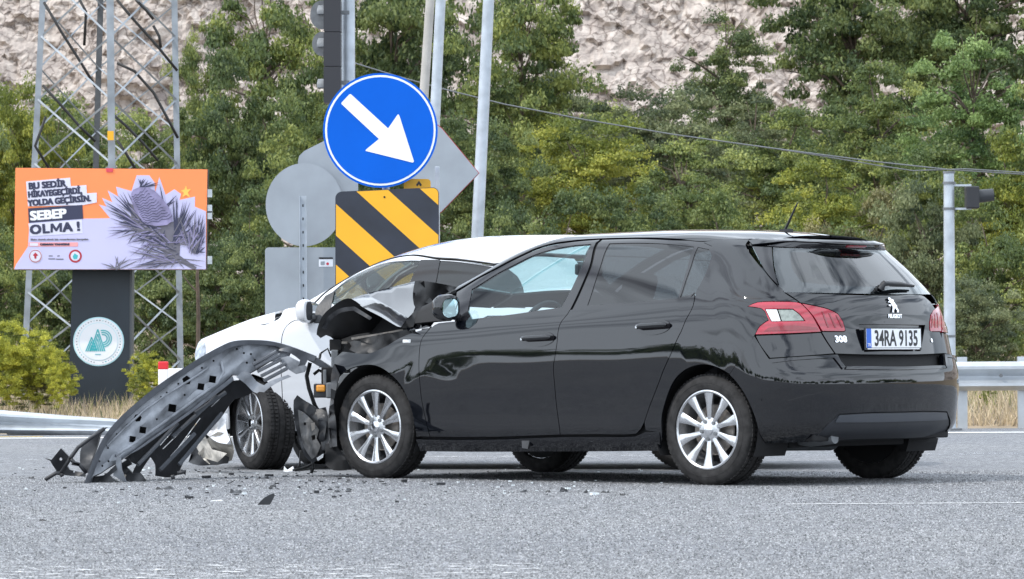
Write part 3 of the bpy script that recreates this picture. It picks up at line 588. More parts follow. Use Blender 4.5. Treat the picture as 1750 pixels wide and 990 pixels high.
q.add([(a, b, .006) for a, b in VV]+[(a, b, 0) for a, b in VV], [tuple(f) for f in Fc]+[(a, a+k_, b+k_, b) for a, b in bd]); q.build('lion_badge', CHROME, em)
def rtext(nm, body, size, px, py, bold=.0008, sx=1, al='CENTER'):
    P0, exx, ey, n = rear_frame(px, py, .003); return text(nm, body, size, CHROME, CAR, P0, frame_rot(exx, ey, n), bold=bold, align=al, sx=sx, ext=.0015)
rtext('dealer_lettering', 'PEUGEOT', .030, 1529, 543.5, .0012, 1.0)
rtext('model_lettering', '308', .052, 1437, 585, .0018, 1.15); rtext('trim_badge', 'e', .045, 1592, 585, .002)
# wiper
P0 = B.P(*B.inv(1502, 496))[0]; P1 = B.P(*B.inv(1556, 493))[0]; n = np.array([-.8, 0, .5]); wp = MB()
wp.tube([P0+n*.02, P0+n*.045+np.array([0, 0, .015]), (P0*.6+P1*.4)+n*.05+np.array([0, 0, .008]), P1+n*.03], [.022, .017, .013, .006], 10); wp.tube([P0*.75+P1*.25+n*.028+[0, 0, .01], P1*1.04-P0*.04+n*.016+[0, 0, .004]], .007, 8); wp.lathe([(.001, .02), (.022, .02), (.027, 0)], 16, axis=0, c=P0+n*.01); wp.build('rear_wiper', BLKPL, CAR, sharp=50)
# aerial
P0 = B.P(*B.inv(1331, 397))[0]; P0[1] = 0.0; P0[2] = herm(ST, LVB[12][1], P0[0])[()] if False else 1.452
P0 = np.array([.09, 0, 1.462]); ar = MB(); ar.box(P0+[0, 0, .006], (.075, .035, .022)); ar.tube([P0+[.01, 0, .01], P0+[-.085, 0, .17]], [.009, .004], 8); ar.build('roof_aerial', BLKPL, CAR, sharp=50)
# jack-point flap on the sill
P0 = B.P(*B.inv(899, 757))[0]; fl = MB(); fl.add([P0+[-.035, .006, .022], P0+[.03, .006, .022], P0+[.012, .022, -.03], P0+[-.03, .02, -.036], P0+[-.035, -.006, .022], P0+[.03, -.006, .022], P0+[.012, .005, -.03], P0+[-.03, .005, -.036]], [(0, 1, 2, 3), (7, 6, 5, 4), (0, 4, 5, 1), (1, 5, 6, 2), (2, 6, 7, 3), (3, 7, 4, 0)]); fl.build('sill_clip', BLKPL, CAR)
# cabin
def seat(X, Y, w_=.48):
    s_ = MB(); s_.box((X+.02, Y, .50), (.50, w_, .16)); s_.build('seat_cushion', INTER, CAR, bevel=.05)
    b_ = MB(); ca, sa = math.cos(.3), math.sin(.3); rt_ = np.array([[ca, 0, -sa], [0, 1, 0], [sa, 0, ca]]); b_.box((X-.29, Y, .80), (.12, w_, .58), rt_); b_.build('seat_back', INTER, CAR, bevel=.05)
    h_ = MB(); h_.box((X-.40, Y, 1.15), (.09, .26, .17), rt_); h_.build('headrest', INTER, CAR, bevel=.04)
seat(1.30, .38); seat(1.30, -.38)
s_ = MB(); s_.box((.48, 0, .50), (.5, 1.25, .16)); s_.build('seat_cushion', INTER, CAR, bevel=.05)
for Y in (.38, -.38): h_ = MB(); h_.box((.10, Y, 1.06), (.09, .26, .14)); h_.build('headrest', INTER, CAR, bevel=.04)
b_ = MB(); b_.box((.18, 0, .76), (.14, 1.25, .56)); b_.build('seat_back', INTER, CAR, bevel=.05)
d = MB(); d.box((2.10, 0, .80), (.5, 1.45, .22)); d.box((1.92, .38, .94), (.20, .40, .10)); d.build('dashboard', INTER, CAR, bevel=.045)
sw = MB(); cw, sw_ = math.cos(.42), math.sin(.42)
ring = [np.array([1.68-sw_*math.sin(t)*.18*-1*-1, .38+math.cos(t)*.18, .90+cw*math.sin(t)*.18]) for t in np.linspace(0, 2*math.pi, 30)]
sw.tube(ring, .016, 8, caps=False); sw.box((1.68, .38, .90), (.05, .16, .10)); sw.box((1.68, .38, .90), (.02, .34, .03)); sw.build('steering_wheel', INTER, CAR, sharp=50)
rm = MB(); rm.box((1.62, 0, 1.27), (.03, .24, .07)); rm.build('interior_mirror', BLKPL, CAR, bevel=.012)
# broken front: bulkhead, slam panel, rail, radiator
eb = MB(); eb.box((2.42, 0, .62), (.08, 1.35, .55)); eb.box((2.62, 0, .55), (.5, .9, .35)); eb.box((2.98, .05, .52), (.10, 1.15, .42)); eb.build('engine_block', DARKPL, CAR, bevel=.02)
eb = MB()
for y0, z0, z1 in ((.62, .45, .74), (.50, .40, .72)): eb.box((2.99, y0, (z0+z1)/2), (.06, .07, z1-z0))
eb.box((2.98, .62, .58), (.16, .2, .13)); eb.box((2.9, .60, .72), (.2, .05, .04)); eb.tube([(2.6, .68, .83), (2.95, .66, .76)], .025, 6); eb.build('front_frame', STEELD, CAR, bevel=.006)
# ------------------------------------------------------------------ white car
HEAD_W = 180-12.
_a = math.radians(HEAD_W); _f = np.array([math.cos(_a), math.sin(_a), 0]); _l = np.array([-math.sin(_a), math.cos(_a), 0]); WBW = 2.90
OW = at(438, 722, 27.2)-_l*.86-_f*WBW; OW[2] = 0
SW_ = [-1.0, -.4, .3, 1.0, 1.9, 2.3, 2.6, 3.0, 3.45]
LVW = [
 (-.80, [.26, .24, .22, .21, .20, .20, .20, .20, .22], [.80, .82, .84, .84, .84, .84, .84, .80, .55], 1.2),
 (-.90, [.33, .32, .31, .30, .30, .30, .30, .30, .32], [.87, .89, .89, .89, .89, .89, .89, .85, .60], 1.2),
 (-.93, [.46, .46, .45, .45, .45, .45, .45, .45, .45], [.88, .90, .90, .90, .90, .90, .90, .87, .64], 1.2),
 (-.93, [.62, .62, .61, .60, .60, .60, .60, .60, .58], [.88, .90, .91, .905, .90, .90, .90, .87, .64], 1.2),
 (-.90, [.76, .76, .74, .72, .71, .70, .70, .70, .66], [.87, .90, .91, .905, .90, .90, .90, .87, .62], 1.3),
 (-.87, [.90, .89, .86, .84, .82, .81, .81, .79, .73], [.85, .89, .90, .90, .895, .895, .89, .86, .60], 1.4),
 (-.85, [1.00, 1.0, .97, .95, .92, .91, .91, .89, .79], [.82, .87, .885, .885, .88, .88, .875, .83, .57], 1.5),
 (-.82, [1.08, 1.07, 1.05, 1.03, 1.0, .985, .985, .94, .82], [.75, .82, .855, .86, .85, .85, .845, .79, .54], 1.6),
 (-.60, [1.22, 1.24, 1.25, 1.24, 1.19, 1.12, 1.04, .965, .83], [.66, .73, .76, .77, .76, .78, .80, .75, .50], 1.6),
 (-.35, [1.31, 1.34, 1.385, 1.405, 1.36, 1.225, 1.09, .985, .845], [.55, .60, .65, .665, .67, .70, .75, .71, .46], 1.5),
 (-.28, [1.34, 1.39, 1.45, 1.485, 1.42, 1.28, 1.115, 1.00, .855], [.45, .52, .58, .60, .61, .64, .70, .66, .42], 1.6),
 (-.24, [1.36, 1.42, 1.50, 1.545, 1.47, 1.32, 1.13, 1.02, .875], [.30, .34, .36, .37, .38, .40, .44, .42, .28], 1.5),
 (-.22, [1.365, 1.43, 1.515, 1.565, 1.49, 1.335, 1.14, 1.03, .885], [.01]*9, 1.3)]
VMW = [0, .09, .22, .38, .52, .66, .77, .87, 1.06, 1.24, 1.33, 1.56, 1.92]
Wc = Body(OW, HEAD_W, LVW, VMW, SW_, 3.40)
WCAR = thing('white_car', 'white saloon car with dark windows and battered nose, behind the black hatchback', 'car', OW)
WCAR.name = 'saloon_car'; WCAR.rotation_euler = (0, 0, math.radians(HEAD_W)); Wc.root = WCAR
def WI(*p): return Wc.inv(*p)
TOPW = VMW[-1]-.002
wf_seam = [(481, 549), (484, 566), (481, 583), (481, 645), (482, 680), (484, 717)]
# front wing: from bonnet shut line down to arch and door seam
Wc.panel('front_wing', [(341, 597), (348, 585), (382, 567), (451, 556), (468, 550), (481, 538), (490, 528), (512, 525), (519, 546), (505, 547), (490, 557), (484, 568), (481, 583), (481, 645), (484, 717), (478, 700), (464, 664), (452, 648), (432, 640), (412, 646), (398, 664), (388, 690), (380, 700), (352, 690), (338, 640)], PW, corner=45)
wf = Wc.inv(484, 560)[0]; wm = 2.05-.0
def SX(X, lv=3):                              # s for a car X on this body
    Xr = LVW[lv][0]; return 1.6+(X-Xr-.85)/(3.40-Xr-.85)*(SMAX-1.6)
s_b = SX(1.62); s_r = SX(.42); s_f = wf
Wc.panel('front_door', Wc.sv([(505, 548), (490, 557), (484, 568), (481, 583), (481, 645), (484, 717)])[0:6]+[(s_f-.05, .05), (s_b, .05), (s_b, .5), (s_b+.06, .87)], PW, raw=True, mirror=True, corner=30)
Wc.panel('rear_door', [(s_b+.05, .87), (s_b-.01, .5), (s_b-.01, .05), (s_r+.25, .05), (s_r+.12, .32), (s_r-.05, .55), (s_r-.12, .87)], PW, raw=True, mirror=True)
Wc.panel('sill', [(SX(2.50), .05), (SX(.42), .05), (SX(.42), -.0), (SX(2.50), .0)], PW, raw=True, mirror=True)
arc = [(SX(0)+math.cos(t)*.38, .10+math.sin(t)*.40) for t in np.linspace(math.radians(0), math.radians(180), 14)]
Wc.panel('quarter_panel', [(s_r+.24, .05)]+arc+[(SX(-.38), .02), (.95, .05), (.95, .87), (.78, 1.24), (SX(.1), 1.24), (SX(.25), 1.1), (s_r-.12, .87), (s_r-.05, .55), (s_r+.12, .32)], PW, raw=True, mirror=True)
Wc.panel('rear_bumper', [(.95, .03), (.95, .50), (0, .50), (0, .03)], PW, raw=True, mirror=True, off=.005)
Wc.panel('boot_lid', [(.95, .50), (.95, .87), (.78, .90), (0, .90), (0, .50)], PW, raw=True, mirror=True)
Wc.panel('rear_window', [(.76, .90), (.72, 1.24), (0, 1.24), (0, .90)], GLASSR, raw=True, mirror=True)
# the far wing and arch
arc = [(-(SX(2.90)+math.cos(t)*.38), .10+math.sin(t)*.42) for t in np.linspace(0, math.pi, 12)]
Wc.panel('front_wing', [(-s_f-.005, .05)]+arc[::-1]+[(-SX(3.38), .1), (-SX(3.38), .87), (-s_f-.005, .87)], PW, raw=True, corner=60)
# bonnet
Wc.panel('bonnet', [(s_f+.06, .885), (SX(2.95), .885), (SX(3.30), .882), (SX(3.39), .90), (SX(3.39), TOPW), (SX(2.70), TOPW), (SX(2.66), 1.4)], PW, raw=True, mirror=True, corner=50)
# roof, pillars, windows
railw_px = [(537, 517), (555, 500), (585, 477), (618, 457), (650, 444.5), (683, 438.3), (737, 438.3), (781, 441.5), (846, 450)]
rw = Wc.sv(railw_px)
sA = rw[3][0]
vr = 1.25
rail2 = rw+[(SX(.60), 1.255), (SX(.2), 1.25), (SX(-.05), 1.25)]
Wc.panel('roof', rail2[4:]+[(.78, 1.25), (.5, 1.27), (0.0, 1.27), (0, TOPW), (rw[4][0]-.08, TOPW), (rw[4][0]-.04, 1.6)], PW, raw=True, mirror=True, inset=0, corner=35)
Wc.panel('windscreen_pillar', rw[:5]+[(rw[4][0]-.02, rw[4][1]+.09), (rw[2][0], rw[2][1]+.09), (rw[0][0]+.02, rw[0][1]+.09)], PW, raw=True, mirror=True, inset=0)
Wc.panel('windscreen', [(rw[0][0]+.02, rw[0][1]+.09), (rw[2][0], rw[2][1]+.09), (rw[4][0]-.02, rw[4][1]+.09), (rw[4][0]-.04, 1.6), (rw[4][0]-.08, TOPW), (rw[0][0]+.12, TOPW), (rw[0][0]+.08, 1.6)], GLASSW, raw=True, mirror=True, inset=-.003)
gwf = Wc.sv([(552, 512), (585, 484), (618, 464), (650, 451), (683, 446), (719, 445.5), (701, 480)])+[Wc.inv(683, 521), (rw[0][0]-.10, .895)]
gwr = Wc.sv([(747, 445.5), (791, 448.5), (846, 457)])+Wc.sv([(870, 461), (884, 472), (893, 490)])+[(SX(.98), .90), Wc.inv(731, 520)]
fr = [(a, b-.006) for a, b in rw]+[(SX(.60), 1.248), (SX(.28), 1.22), (SX(.40), 1.0), (SX(.36), .86), (s_b, .86), (rw[0][0]-.0, .86)]
Wc.panel('window_frame', [(a, b-.012) for a, b in fr[:10]]+fr[10:], PW, raw=True, mirror=True, off=-.002, holes=[[(a, b) for a, b in (gwf+[])], gwr], corner=28)
bp = Wc.sv([(719, 444), (753, 444), (746, 480), (701, 480)]); pb_ = Wc.inv(682, 525); pc_ = Wc.inv(731, 525)
Wc.panel('centre_pillar', bp+[] if 0 else bp[:3]+[pc_, pb_, bp[3]], GLOSSBLK, raw=True, mirror=True, off=.001)
Wc.panel('window_gasket', [(a, b-.003) for a, b in rw]+[(a, b-.0095) for a, b in rw[::-1]], BLKPL, raw=True, mirror=True, off=.003, inset=0)
Wc.panel('front_door_glass', gwf, GLASSW, raw=True, mirror=True, off=-.008, inset=-.008); Wc.panel('rear_door_glass', gwr, GLASSR, raw=True, mirror=True, off=-.008, inset=-.008)
Wc.panel('mirror_triangle', Wc.sv([(536, 553), (540, 528), (556, 506.5), (573, 497), (566, 525), (556, 553)]), BLKPL, raw=True, off=.004)
# headlamp and nose
Wc.panel('headlamp', [(334, 610), (338, 592), (344, 584), (352, 597), (350, 612), (340, 625)], HEADL if 0 else mat('headlamp_glass', (.30, .34, .40), .1, coat=1, noise=.5, nscale=30), off=.008)
Wc.panel('front_bumper', [(SX(3.38), .06), (SX(3.38), .66), (SX(3.1), .66), (SX(3.1), .06)], PW, raw=True, mirror=True, off=.003)
nose = MB(); nose.box((3.30, 0, .55), (.14, 1.02, .46)); nose.build('crushed_nose', PW, WCAR, bevel=.05)
S_, V_ = np.meshgrid(np.linspace(-4.5, 4.5, 120), np.linspace(0, VMW[7]-.02, 20)); Pi, Ni = Wc.PN(S_.ravel(), V_.ravel()); Pi = Pi-Ni*.034
Fi = []
for i in range(19):
    for j in range(119):
        q = (i*120+j, i*120+j+1, (i+1)*120+j+1, (i+1)*120+j); cc = Pi[list(q)].mean(0)
        if min(math.hypot(cc[0], cc[2]-.31), math.hypot(cc[0]-WBW, cc[2]-.31)) < .42: continue
        Fi.append(q)
mesh('body_shell', Pi, Fi, DARKPL, WCAR)
u = MB(); u.box((1.4, 0, .29), (4.0, 1.1, .14)); u.box((1.35, 0, .26), (2.0, 1.62, .06)); u.build('underbody', DARKPL, WCAR, bevel=.01)
for X in (0, WBW):
    for sg in (1, -1):
        a_ = MB(); n = 24; th = [math.radians(-20+220*i/n) for i in range(n+1)]
        V = [(X+math.cos(t)*.38, sg*y, .325+math.sin(t)*.38) for y in (.86, .48) for t in th]+[(X, sg*.48, .3)]
        a_.add(V, [(i, i+1, n+2+i, n+1+i) for i in range(n)]+[(n+1+i, n+2+i, 2*n+2) for i in range(n)]); a_.build('wheel_arch_liner', DARKPL, WCAR)
wheel(WCAR, (WBW-.01, .72, .306), 1, math.radians(-50), R=.306, RR=.215, W=.225, nsp=10, spw=(.012, .026), phase=.2)
wheel(WCAR, (WBW, -.76, .306), -1, math.radians(-50), R=.306, RR=.215, W=.22, phase=.1)
for sg in (1, -1): wheel(WCAR, (0, sg*.76, .306), sg, 0, R=.306, RR=.215, W=.22, phase=.5*sg)
# mirror
mq = Wc.P(*Wc.inv(536, 540))[0]
for sg in (1, -1):
    mr = MB(); cx = mq+np.array([.03, .13, .03]); V = []; rings = [(-.035, .86), (-.025, 1.0), (0, 1.0), (.025, .88), (.045, .6), (.055, .2)]
    for ox, k_ in rings:
        for t in np.linspace(0, 2*math.pi, 24, endpoint=False):
            e = lambda q: math.copysign(abs(q)**.6, q); V.append((cx+np.array([ox, e(math.cos(t))*.10*k_, e(math.sin(t))*.078*k_]))*[1, sg, 1])
    mr.add(V, [(i*24+k, i*24+(k+1) % 24, (i+1)*24+(k+1) % 24, (i+1)*24+k) for i in range(5) for k in range(24)]+[tuple(range(24)), tuple(range(120, 144))])
    mo = mr.build('wing_mirror', PW, WCAR, sharp=50)
    g_ = MB(); g_.add([(cx+np.array([-.0355, e(math.cos(t))*.082, e(math.sin(t))*.062]))*[1, sg, 1] for t in np.linspace(0, 2*math.pi, 24, endpoint=False)], [tuple(range(24))]); g_.build('mirror_glass', mat('dark_mirror', (.18, .2, .23), .1, metal=1), mo)
    a_ = MB(); a_.tube([(cx+np.array([0, -.07, -.05]))*[1, sg, 1], (mq+np.array([-.02, -.02, -.02]))*[1, sg, 1]], .028, 8); a_.build('mirror_arm', BLKPL, mo, smooth=True)
h = MB(); c_ = Wc.P(s_b+.12, .68)[0]; h.tube([c_+[-.10, .02, 0], c_+[-.05, .045, .003], c_+[.06, .045, .003], c_+[.10, .02, 0]], .013, 8); h.build('door_handle', PW, WCAR, smooth=True)
for X in (1.9, .8):
    for Y in ((.38, -.38) if X > 1 else (0,)):
        s_ = MB(); s_.box((X-.05, Y, .52), (.5, .48 if X > 1 else 1.25, .16)); s_.build('seat_cushion', INTER, WCAR, bevel=.05)
        s_ = MB(); s_.box((X-.36, Y, .82), (.14, .48 if X > 1 else 1.25, .6)); s_.build('seat_back', INTER, WCAR, bevel=.05)
        s_ = MB(); s_.box((X-.42, Y, 1.18), (.09, .26, .16)); s_.build('headrest', INTER, WCAR, bevel=.04)
s_ = MB(); s_.box((2.55, 0, .85), (.4, 1.4, .26)); s_.build('dashboard', INTER, WCAR, bevel=.05)
# dirty crumpled bumper pieces under the nose
BEIGE = mat('soiled_bumper_plastic', (.42, .39, .34), .55, noise=.4, nscale=9, bump=.3, bscale=30)
n1_ = slab('torn_bumper_skin', [(338, 775, 26.9), (352, 752, 26.7), (372, 738, 26.5), (392, 742, 26.5), (400, 770, 26.6), (396, 787, 26.7), (372, 795, 26.7), (357, 793, 26.8)], BEIGE, None, crumple=.05, seed=3)
n2_ = slab('torn_bumper_skin', [(352, 742, 26.7), (372, 716, 26.5), (390, 700, 26.6), (386, 728, 26.5), (396, 760, 26.3), (372, 756, 26.4)], PW, None, crumple=.03, seed=4)
n3_ = slab('torn_bumper_skin', [(322, 790, 27.0), (330, 765, 26.9), (350, 757, 26.8), (392, 782, 26.6), (390, 792, 26.6), (340, 796, 26.9)], BLKPL, None, crumple=.04, seed=5)
n4_ = slab('torn_bumper_skin', [(336, 765, 26.6), (350, 745, 26.5), (362, 768, 26.45), (388, 775, 26.4), (372, 790, 26.5), (345, 782, 26.6)], mat('scuffed_bumper', (.5, .47, .42), .6, noise=.5, nscale=14), None, crumple=.06, seed=8)
for q in (n1_, n2_, n3_, n4_): q.parent = WCAR; q.matrix_parent_inverse = Matrix.LocRotScale(Vector(OW), WCAR.rotation_euler, None).inverted()
# ------------------------------------------------------------------ wreckage
BC = Matrix.LocRotScale(Vector(OB), CAR.rotation_euler, None).inverted()
def on_car(o): o.parent = CAR; o.matrix_parent_inverse = BC; return o
HOODIN = mat('bonnet_underside', (.010, .010, .011), .5, noise=.4, nscale=12)
def hd(*p): return [(x, y, d) for x, y, d in p]
HK = dict(corner=30)
hood = slab('bonnet', hd((600, 511, 25.50), (623, 503, 25.6), (654, 494.5, 25.65), (684, 487, 25.68), (709, 481, 25.7), (706.7, 510, 25.3), (712, 529, 25.0), (697, 543.5, 24.85), (679, 532, 24.95), (654.5, 518, 25.1), (628, 504, 25.42)), PB, None, th=.012, crumple=.0006, step=.03, seed=2, depth=lambda x, y: 24.85+(543-y)*.013+.0025*abs(x-670)*.3+.02*math.sin(x*.06))
on_car(hood)
on_car(slab('bonnet_fold', hd((600, 511, 25.49), (628, 503.5, 25.43), (654.5, 517.5, 25.1), (679, 531.5, 24.95), (697, 543, 24.85), (685.5, 559, 24.78), (679, 558, 24.8), (650, 541, 24.95), (623, 527, 25.2)), mat('creased_black_paint', (.02, .021, .025), .28, coat=1), None, th=.012, crumple=.0022, step=.025, seed=6, depth=lambda x, y: 24.80+(559-y)*.0135))
on_car(slab('bonnet_underside', hd((541, 572, 25.55), (543, 559, 25.5), (552, 539, 25.45), (568, 524, 25.4), (588, 511.5, 25.33), (601, 511, 25.32), (623, 526, 25.22), (650, 540, 25.15), (679, 557, 25.1), (684, 563, 25.2), (654.5, 566, 25.4), (608, 572, 25.55), (583, 580, 25.6), (572, 582, 25.6), (565, 576, 25.6), (557, 573, 25.6), (548, 578, 25.6)), HOODIN, None, th=.02, crumple=.0015, seed=9, depth=lambda x, y: 25.25+(y-511)*.006+.0016*abs(x-625)+.03*math.sin(x*.05)))
on_car(slab('bonnet_rib', hd((549, 560, 25.42), (562, 540, 25.36), (582, 527, 25.3), (606, 524, 25.24), (636, 543, 25.15), (632, 547, 25.15), (604, 531, 25.24), (584, 534, 25.3), (567, 546, 25.36), (557, 563, 25.42)), BLKPL, None, th=.02, seed=4))
on_car(slab('bonnet_underside', hd((709, 481, 25.10), (717, 479.5, 25.15), (748, 484, 25.35), (783, 491, 25.55), (760, 503, 25.45), (746, 510, 25.4), (728, 524, 25.25), (714.5, 534, 25.1), (707, 520, 25.05), (705.5, 500, 25.05)), HOODIN, None, th=.015, crumple=.006, seed=12))
on_car(slab('cowl_debris', hd((748, 512, 25.15), (752, 527, 25.0), (735, 532, 24.95), (714, 543, 24.93), (706, 559, 24.92), (686, 561, 24.95), (697, 544, 24.93), (711, 530, 24.96), (730, 520, 25.05)), HOODIN, None, th=.05, crumple=.003, seed=13))
on_car(slab('front_fender_top', hd((712, 540, 24.93), (738, 528, 24.9), (750, 525, 24.9), (749, 540, 24.88), (736, 559, 24.86), (697, 566, 24.9), (690, 545, 25.1)), PB, None, th=.02, crumple=.002))
on_car(slab('fender_liner', hd((588, 594, 25.35), (597, 585, 25.4), (623, 578, 25.3), (679, 566, 25.1), (703, 563, 25.0), (706, 573, 24.98), (681, 580, 25.08), (659, 593, 25.15), (632, 604.5, 25.2), (614, 605, 25.25)), HOODIN, None, th=.05, crumple=.003, seed=14))
on_car(slab('fender_edge', hd((600, 577, 25.3), (640, 571, 25.2), (688, 562.5, 25.0), (689, 565, 25.0), (640, 574, 25.2), (601, 581, 25.3)), ALLOYD, None, th=.01))
on_car(slab('bulkhead', hd((575, 560, 25.75), (700, 530, 25.5), (720, 600, 25.4), (660, 640, 25.5), (580, 640, 25.7)), DARKPL, None, th=.02))
# wheel arch front lining, painted shade below it and hanging bits
on_car(slab('arch_lining_and_shade', hd((571, 622, 25.25), (580, 640, 25.15), (574, 668, 25.15), (570, 690, 25.18), (574, 720, 25.2), (576, 763, 25.25), (563.6, 765.5, 25.35), (561, 740, 25.35), (561, 710, 25.35), (565, 680, 25.35), (566, 640, 25.3)), BLKPL, None, th=.10, crumple=.01, seed=21))
on_car(slab('arch_lining_and_shade', hd((556, 758, 25.45), (575, 762, 25.3), (592, 786, 25.25), (600, 803, 25.3), (570, 804, 25.4), (556, 795, 25.5)), DARKPL, None, th=.3, crumple=.01, seed=22))  # black mass for the front's shadow side, shade put into its colour
def wp_(px, py, D): return at(px, py, D)
def boxat(name, x0, y0, x1, y1, D, dep, m, bev=.006):
    c = at((x0+x1)/2, (y0+y1)/2, D); s = scl(D); q = MB(); q.box(c+[0, dep/2, 0], ((x1-x0)/s, dep, (y1-y0)/s)); return on_car(q.build(name, m, None, bevel=bev))
boxat('lamp_bracket', 536, 656, 560, 680, 25.55, .12, BLKPL); boxat('fog_lamp', 540, 658, 556, 670, 25.53, .04, ORANGE, .01)
boxat('chassis_leg', 557, 654, 577, 681, 25.45, .25, STEELD, .01); boxat('chassis_leg', 549, 628, 572, 656, 25.6, .1, DARKPL); boxat('support_post', 552, 632, 558, 660, 25.55, .04, STEELD)
boxat('slam_panel', 563, 580, 584, 600, 25.7, .1, DARKPL); boxat('slam_panel', 566, 598, 578, 632, 25.65, .08, STEELD); boxat('support_post', 584, 584, 594, 588, 25.5, .05, ALLOYD, .002)
q = MB()
for pts, r in (([(530, 620), (524, 643), (528, 664), (538, 693), (546, 706)], .013), ([(548, 604), (545, 618), (548, 628)], .008), ([(548, 604), (560, 596), (566, 610)], .006), ([(536, 640), (545, 633), (552, 636)], .010), ([(566, 600), (575, 590), (590, 600)], .007), ([(545, 700), (556, 712), (562, 726)], .01), ([(552, 720), (556, 740), (548, 760)], .007), ([(534, 788), (535, 800), (532, 809)], .01), ([(514, 770), (512, 795), (504, 805), (520, 803), (538, 800)], .006), ([(500, 804), (520, 799), (534, 794)], .007)):
    q.tube([wp_(x, y, 25.75) for x, y in pts], r, 6)
w_ = q.build('torn_wiring', WIRE, None, smooth=True); on_car(w_)
on_car(slab('hanging_splash_shield', hd((502, 684, 25.7), (508, 675.5, 25.7), (518, 683, 25.65), (536, 694, 25.6), (560, 714, 25.5), (555, 749, 25.5), (554, 776, 25.55), (534.5, 792, 25.65), (521, 780, 25.7), (510, 749, 25.7), (503, 716, 25.7)), BLKPL, None, th=.03, crumple=.015, seed=31))
SHG = mat('scuffed_grey_plastic', (.10, .10, .10), .6, noise=.6, nscale=14, bump=.4, bscale=25)
on_car(slab('splash_shield_panel', hd((509, 700, 25.66), (520, 706, 25.6), (536, 722, 25.55), (545, 735, 25.5), (541, 750, 25.5), (548, 762, 25.5), (540, 780, 25.55), (533, 785, 25.6), (520, 765, 25.64), (513, 735, 25.66)), SHG, None, th=.02, crumple=.02, seed=33, holes=[[(532, 745), (538, 743), (539, 751), (533, 753)], [(519, 722), (523, 722), (523, 727), (519, 727)]]))
on_car(slab('broken_reflector', hd((541, 783, 25.5), (553, 775, 25.5), (552, 782, 25.5), (543, 788, 25.5)), CHROME, None, th=.02))
on_car(slab('broken_reflector', hd((531, 724, 25.45), (538, 722, 25.45), (538, 733, 25.45), (533, 737, 25.45)), ALLOYD, None, th=.02, crumple=.01))
on_car(slab('crushed_ducting', hd((540, 700, 25.6), (556, 696, 25.55), (562, 720, 25.5), (561, 770, 25.5), (550, 770, 25.5), (546, 735, 25.55)), BLKPL, None, th=.08, crumple=.03, seed=35))
# ---- the torn-off front bumper
BO = at(300, 800, 25.0); BO[2] = 0
BUMP = thing('torn_front_bumper', 'torn-off grey plastic car bumper arching from the black car to the road', 'bumper', BO)
def bslab(nm, pts, m, **k):
    o = slab(nm, pts, m, None, org=BO, **k); o.parent = BUMP; return o
def bd_(x, y):                                   # depth of the bumper along its length
    return float(np.interp(x, [140, 200, 300, 400, 480, 571], [24.45, 24.7, 25.1, 25.45, 25.65, 25.7]))+.0012*(y-700)*0
C6 = lambda *p: [(60+a/3.414, 560+b/3.414) for a, b in p]
C7 = lambda *p: [(300+a/2.912, 480+b/2.912) for a, b in p]
GREYB = mat('grey_bumper_plastic', (.24, .255, .28), .55, noise=.55, nscale=7, bump=.25, bscale=30)
GREYD = mat('dark_bumper_skin', (.085, .092, .105), .38, noise=.3, nscale=8, coat=.2)
outer = C6((285, 910), (308, 850), (330, 790), (362, 715), (400, 640), (480, 540), (600, 430), (740, 320), (860, 240), (980, 165), (1080, 110))+C7((290, 300), (400, 295), (480, 302))
beam_out = [(x+4+2*(x > 200), y+6) for x, y in outer]
inner = C7((560, 380), (520, 395), (470, 400), (430, 425), (395, 445), (365, 462), (322, 470))
inner2 = [(397, 641)]+C6((1080, 338), (900, 483), (700, 628), (505, 768), (475, 790), (420, 822), (380, 850), (340, 868))
sq = lambda u, v, s, k=4, rot=.15: [(60+(u+s*math.cos(2*math.pi*i/k+math.pi/4+rot)*.75)/3.414, 560+(v+s*math.sin(2*math.pi*i/k+math.pi/4+rot)*.75)/3.414) for i in range(k)]
holes = [sq(568, 652, 34), sq(628, 598, 36), sq(800, 470, 42), sq(967, 345, 36), sq(1035, 302, 38), sq(598, 527, 32, 6), sq(885, 308, 38, 5), sq(908, 288, 10, 4, .9)][:7]
for u, v in ((425, 703), (735, 405), (768, 380), (538, 567), (665, 460), (476, 622), (375, 780), (428, 780), (392, 807), (835, 328), (973, 235), (1041, 194), (872, 393), (710, 535)): holes.append(sq(u, v, 9, 6))
for u, v in ((375, 365), (340, 360), (395, 395), (355, 408), (305, 340)): holes.append([(300+(u+6*math.cos(a))/2.912, 480+(v+6*math.sin(a))/2.912) for a in np.linspace(0, 2*math.pi, 7)[:-1]])
beam = beam_out+[(482, 588), (499, 597)]+inner+inner2
def bdepth(x, y):
    return bd_(x, y)+.012*math.sin(x*.09+y*.07)+.010*math.sin((x+y*1.3)*.21)
bslab('bumper_face', beam, GREYB, th=.008, step=.028, holes=holes, depth=bdepth)
bslab('bumper_backing', [(x+1, y+1) for x, y in beam], DARKPL, th=.006, step=.05, depth=lambda x, y: bd_(x, y)+.14)
skin = outer+[(499, 593), (533, 607), (564, 626), (573, 634)]+[(566, 637), (548, 628), (528, 617), (499, 603), (482, 596)]+[(x+6, y+8) for x, y in outer[::-1]]
bslab('bumper_skin', skin, GREYD, th=.15, step=.03, depth=lambda x, y: bd_(x, y)-.03)
ledge = [(397, 643.5)]+C6((1080, 340), (900, 485), (700, 630), (505, 770))+[(212, 781)]+C6((600, 715), (720, 632), (900, 505), (1090, 362))+[(399, 650)]
bslab('bumper_lower_ledge', ledge, mat('ledge_plastic', (.15, .16, .18), .35, noise=.2), th=.05, step=.03, depth=lambda x, y: bd_(x, y)-.035)
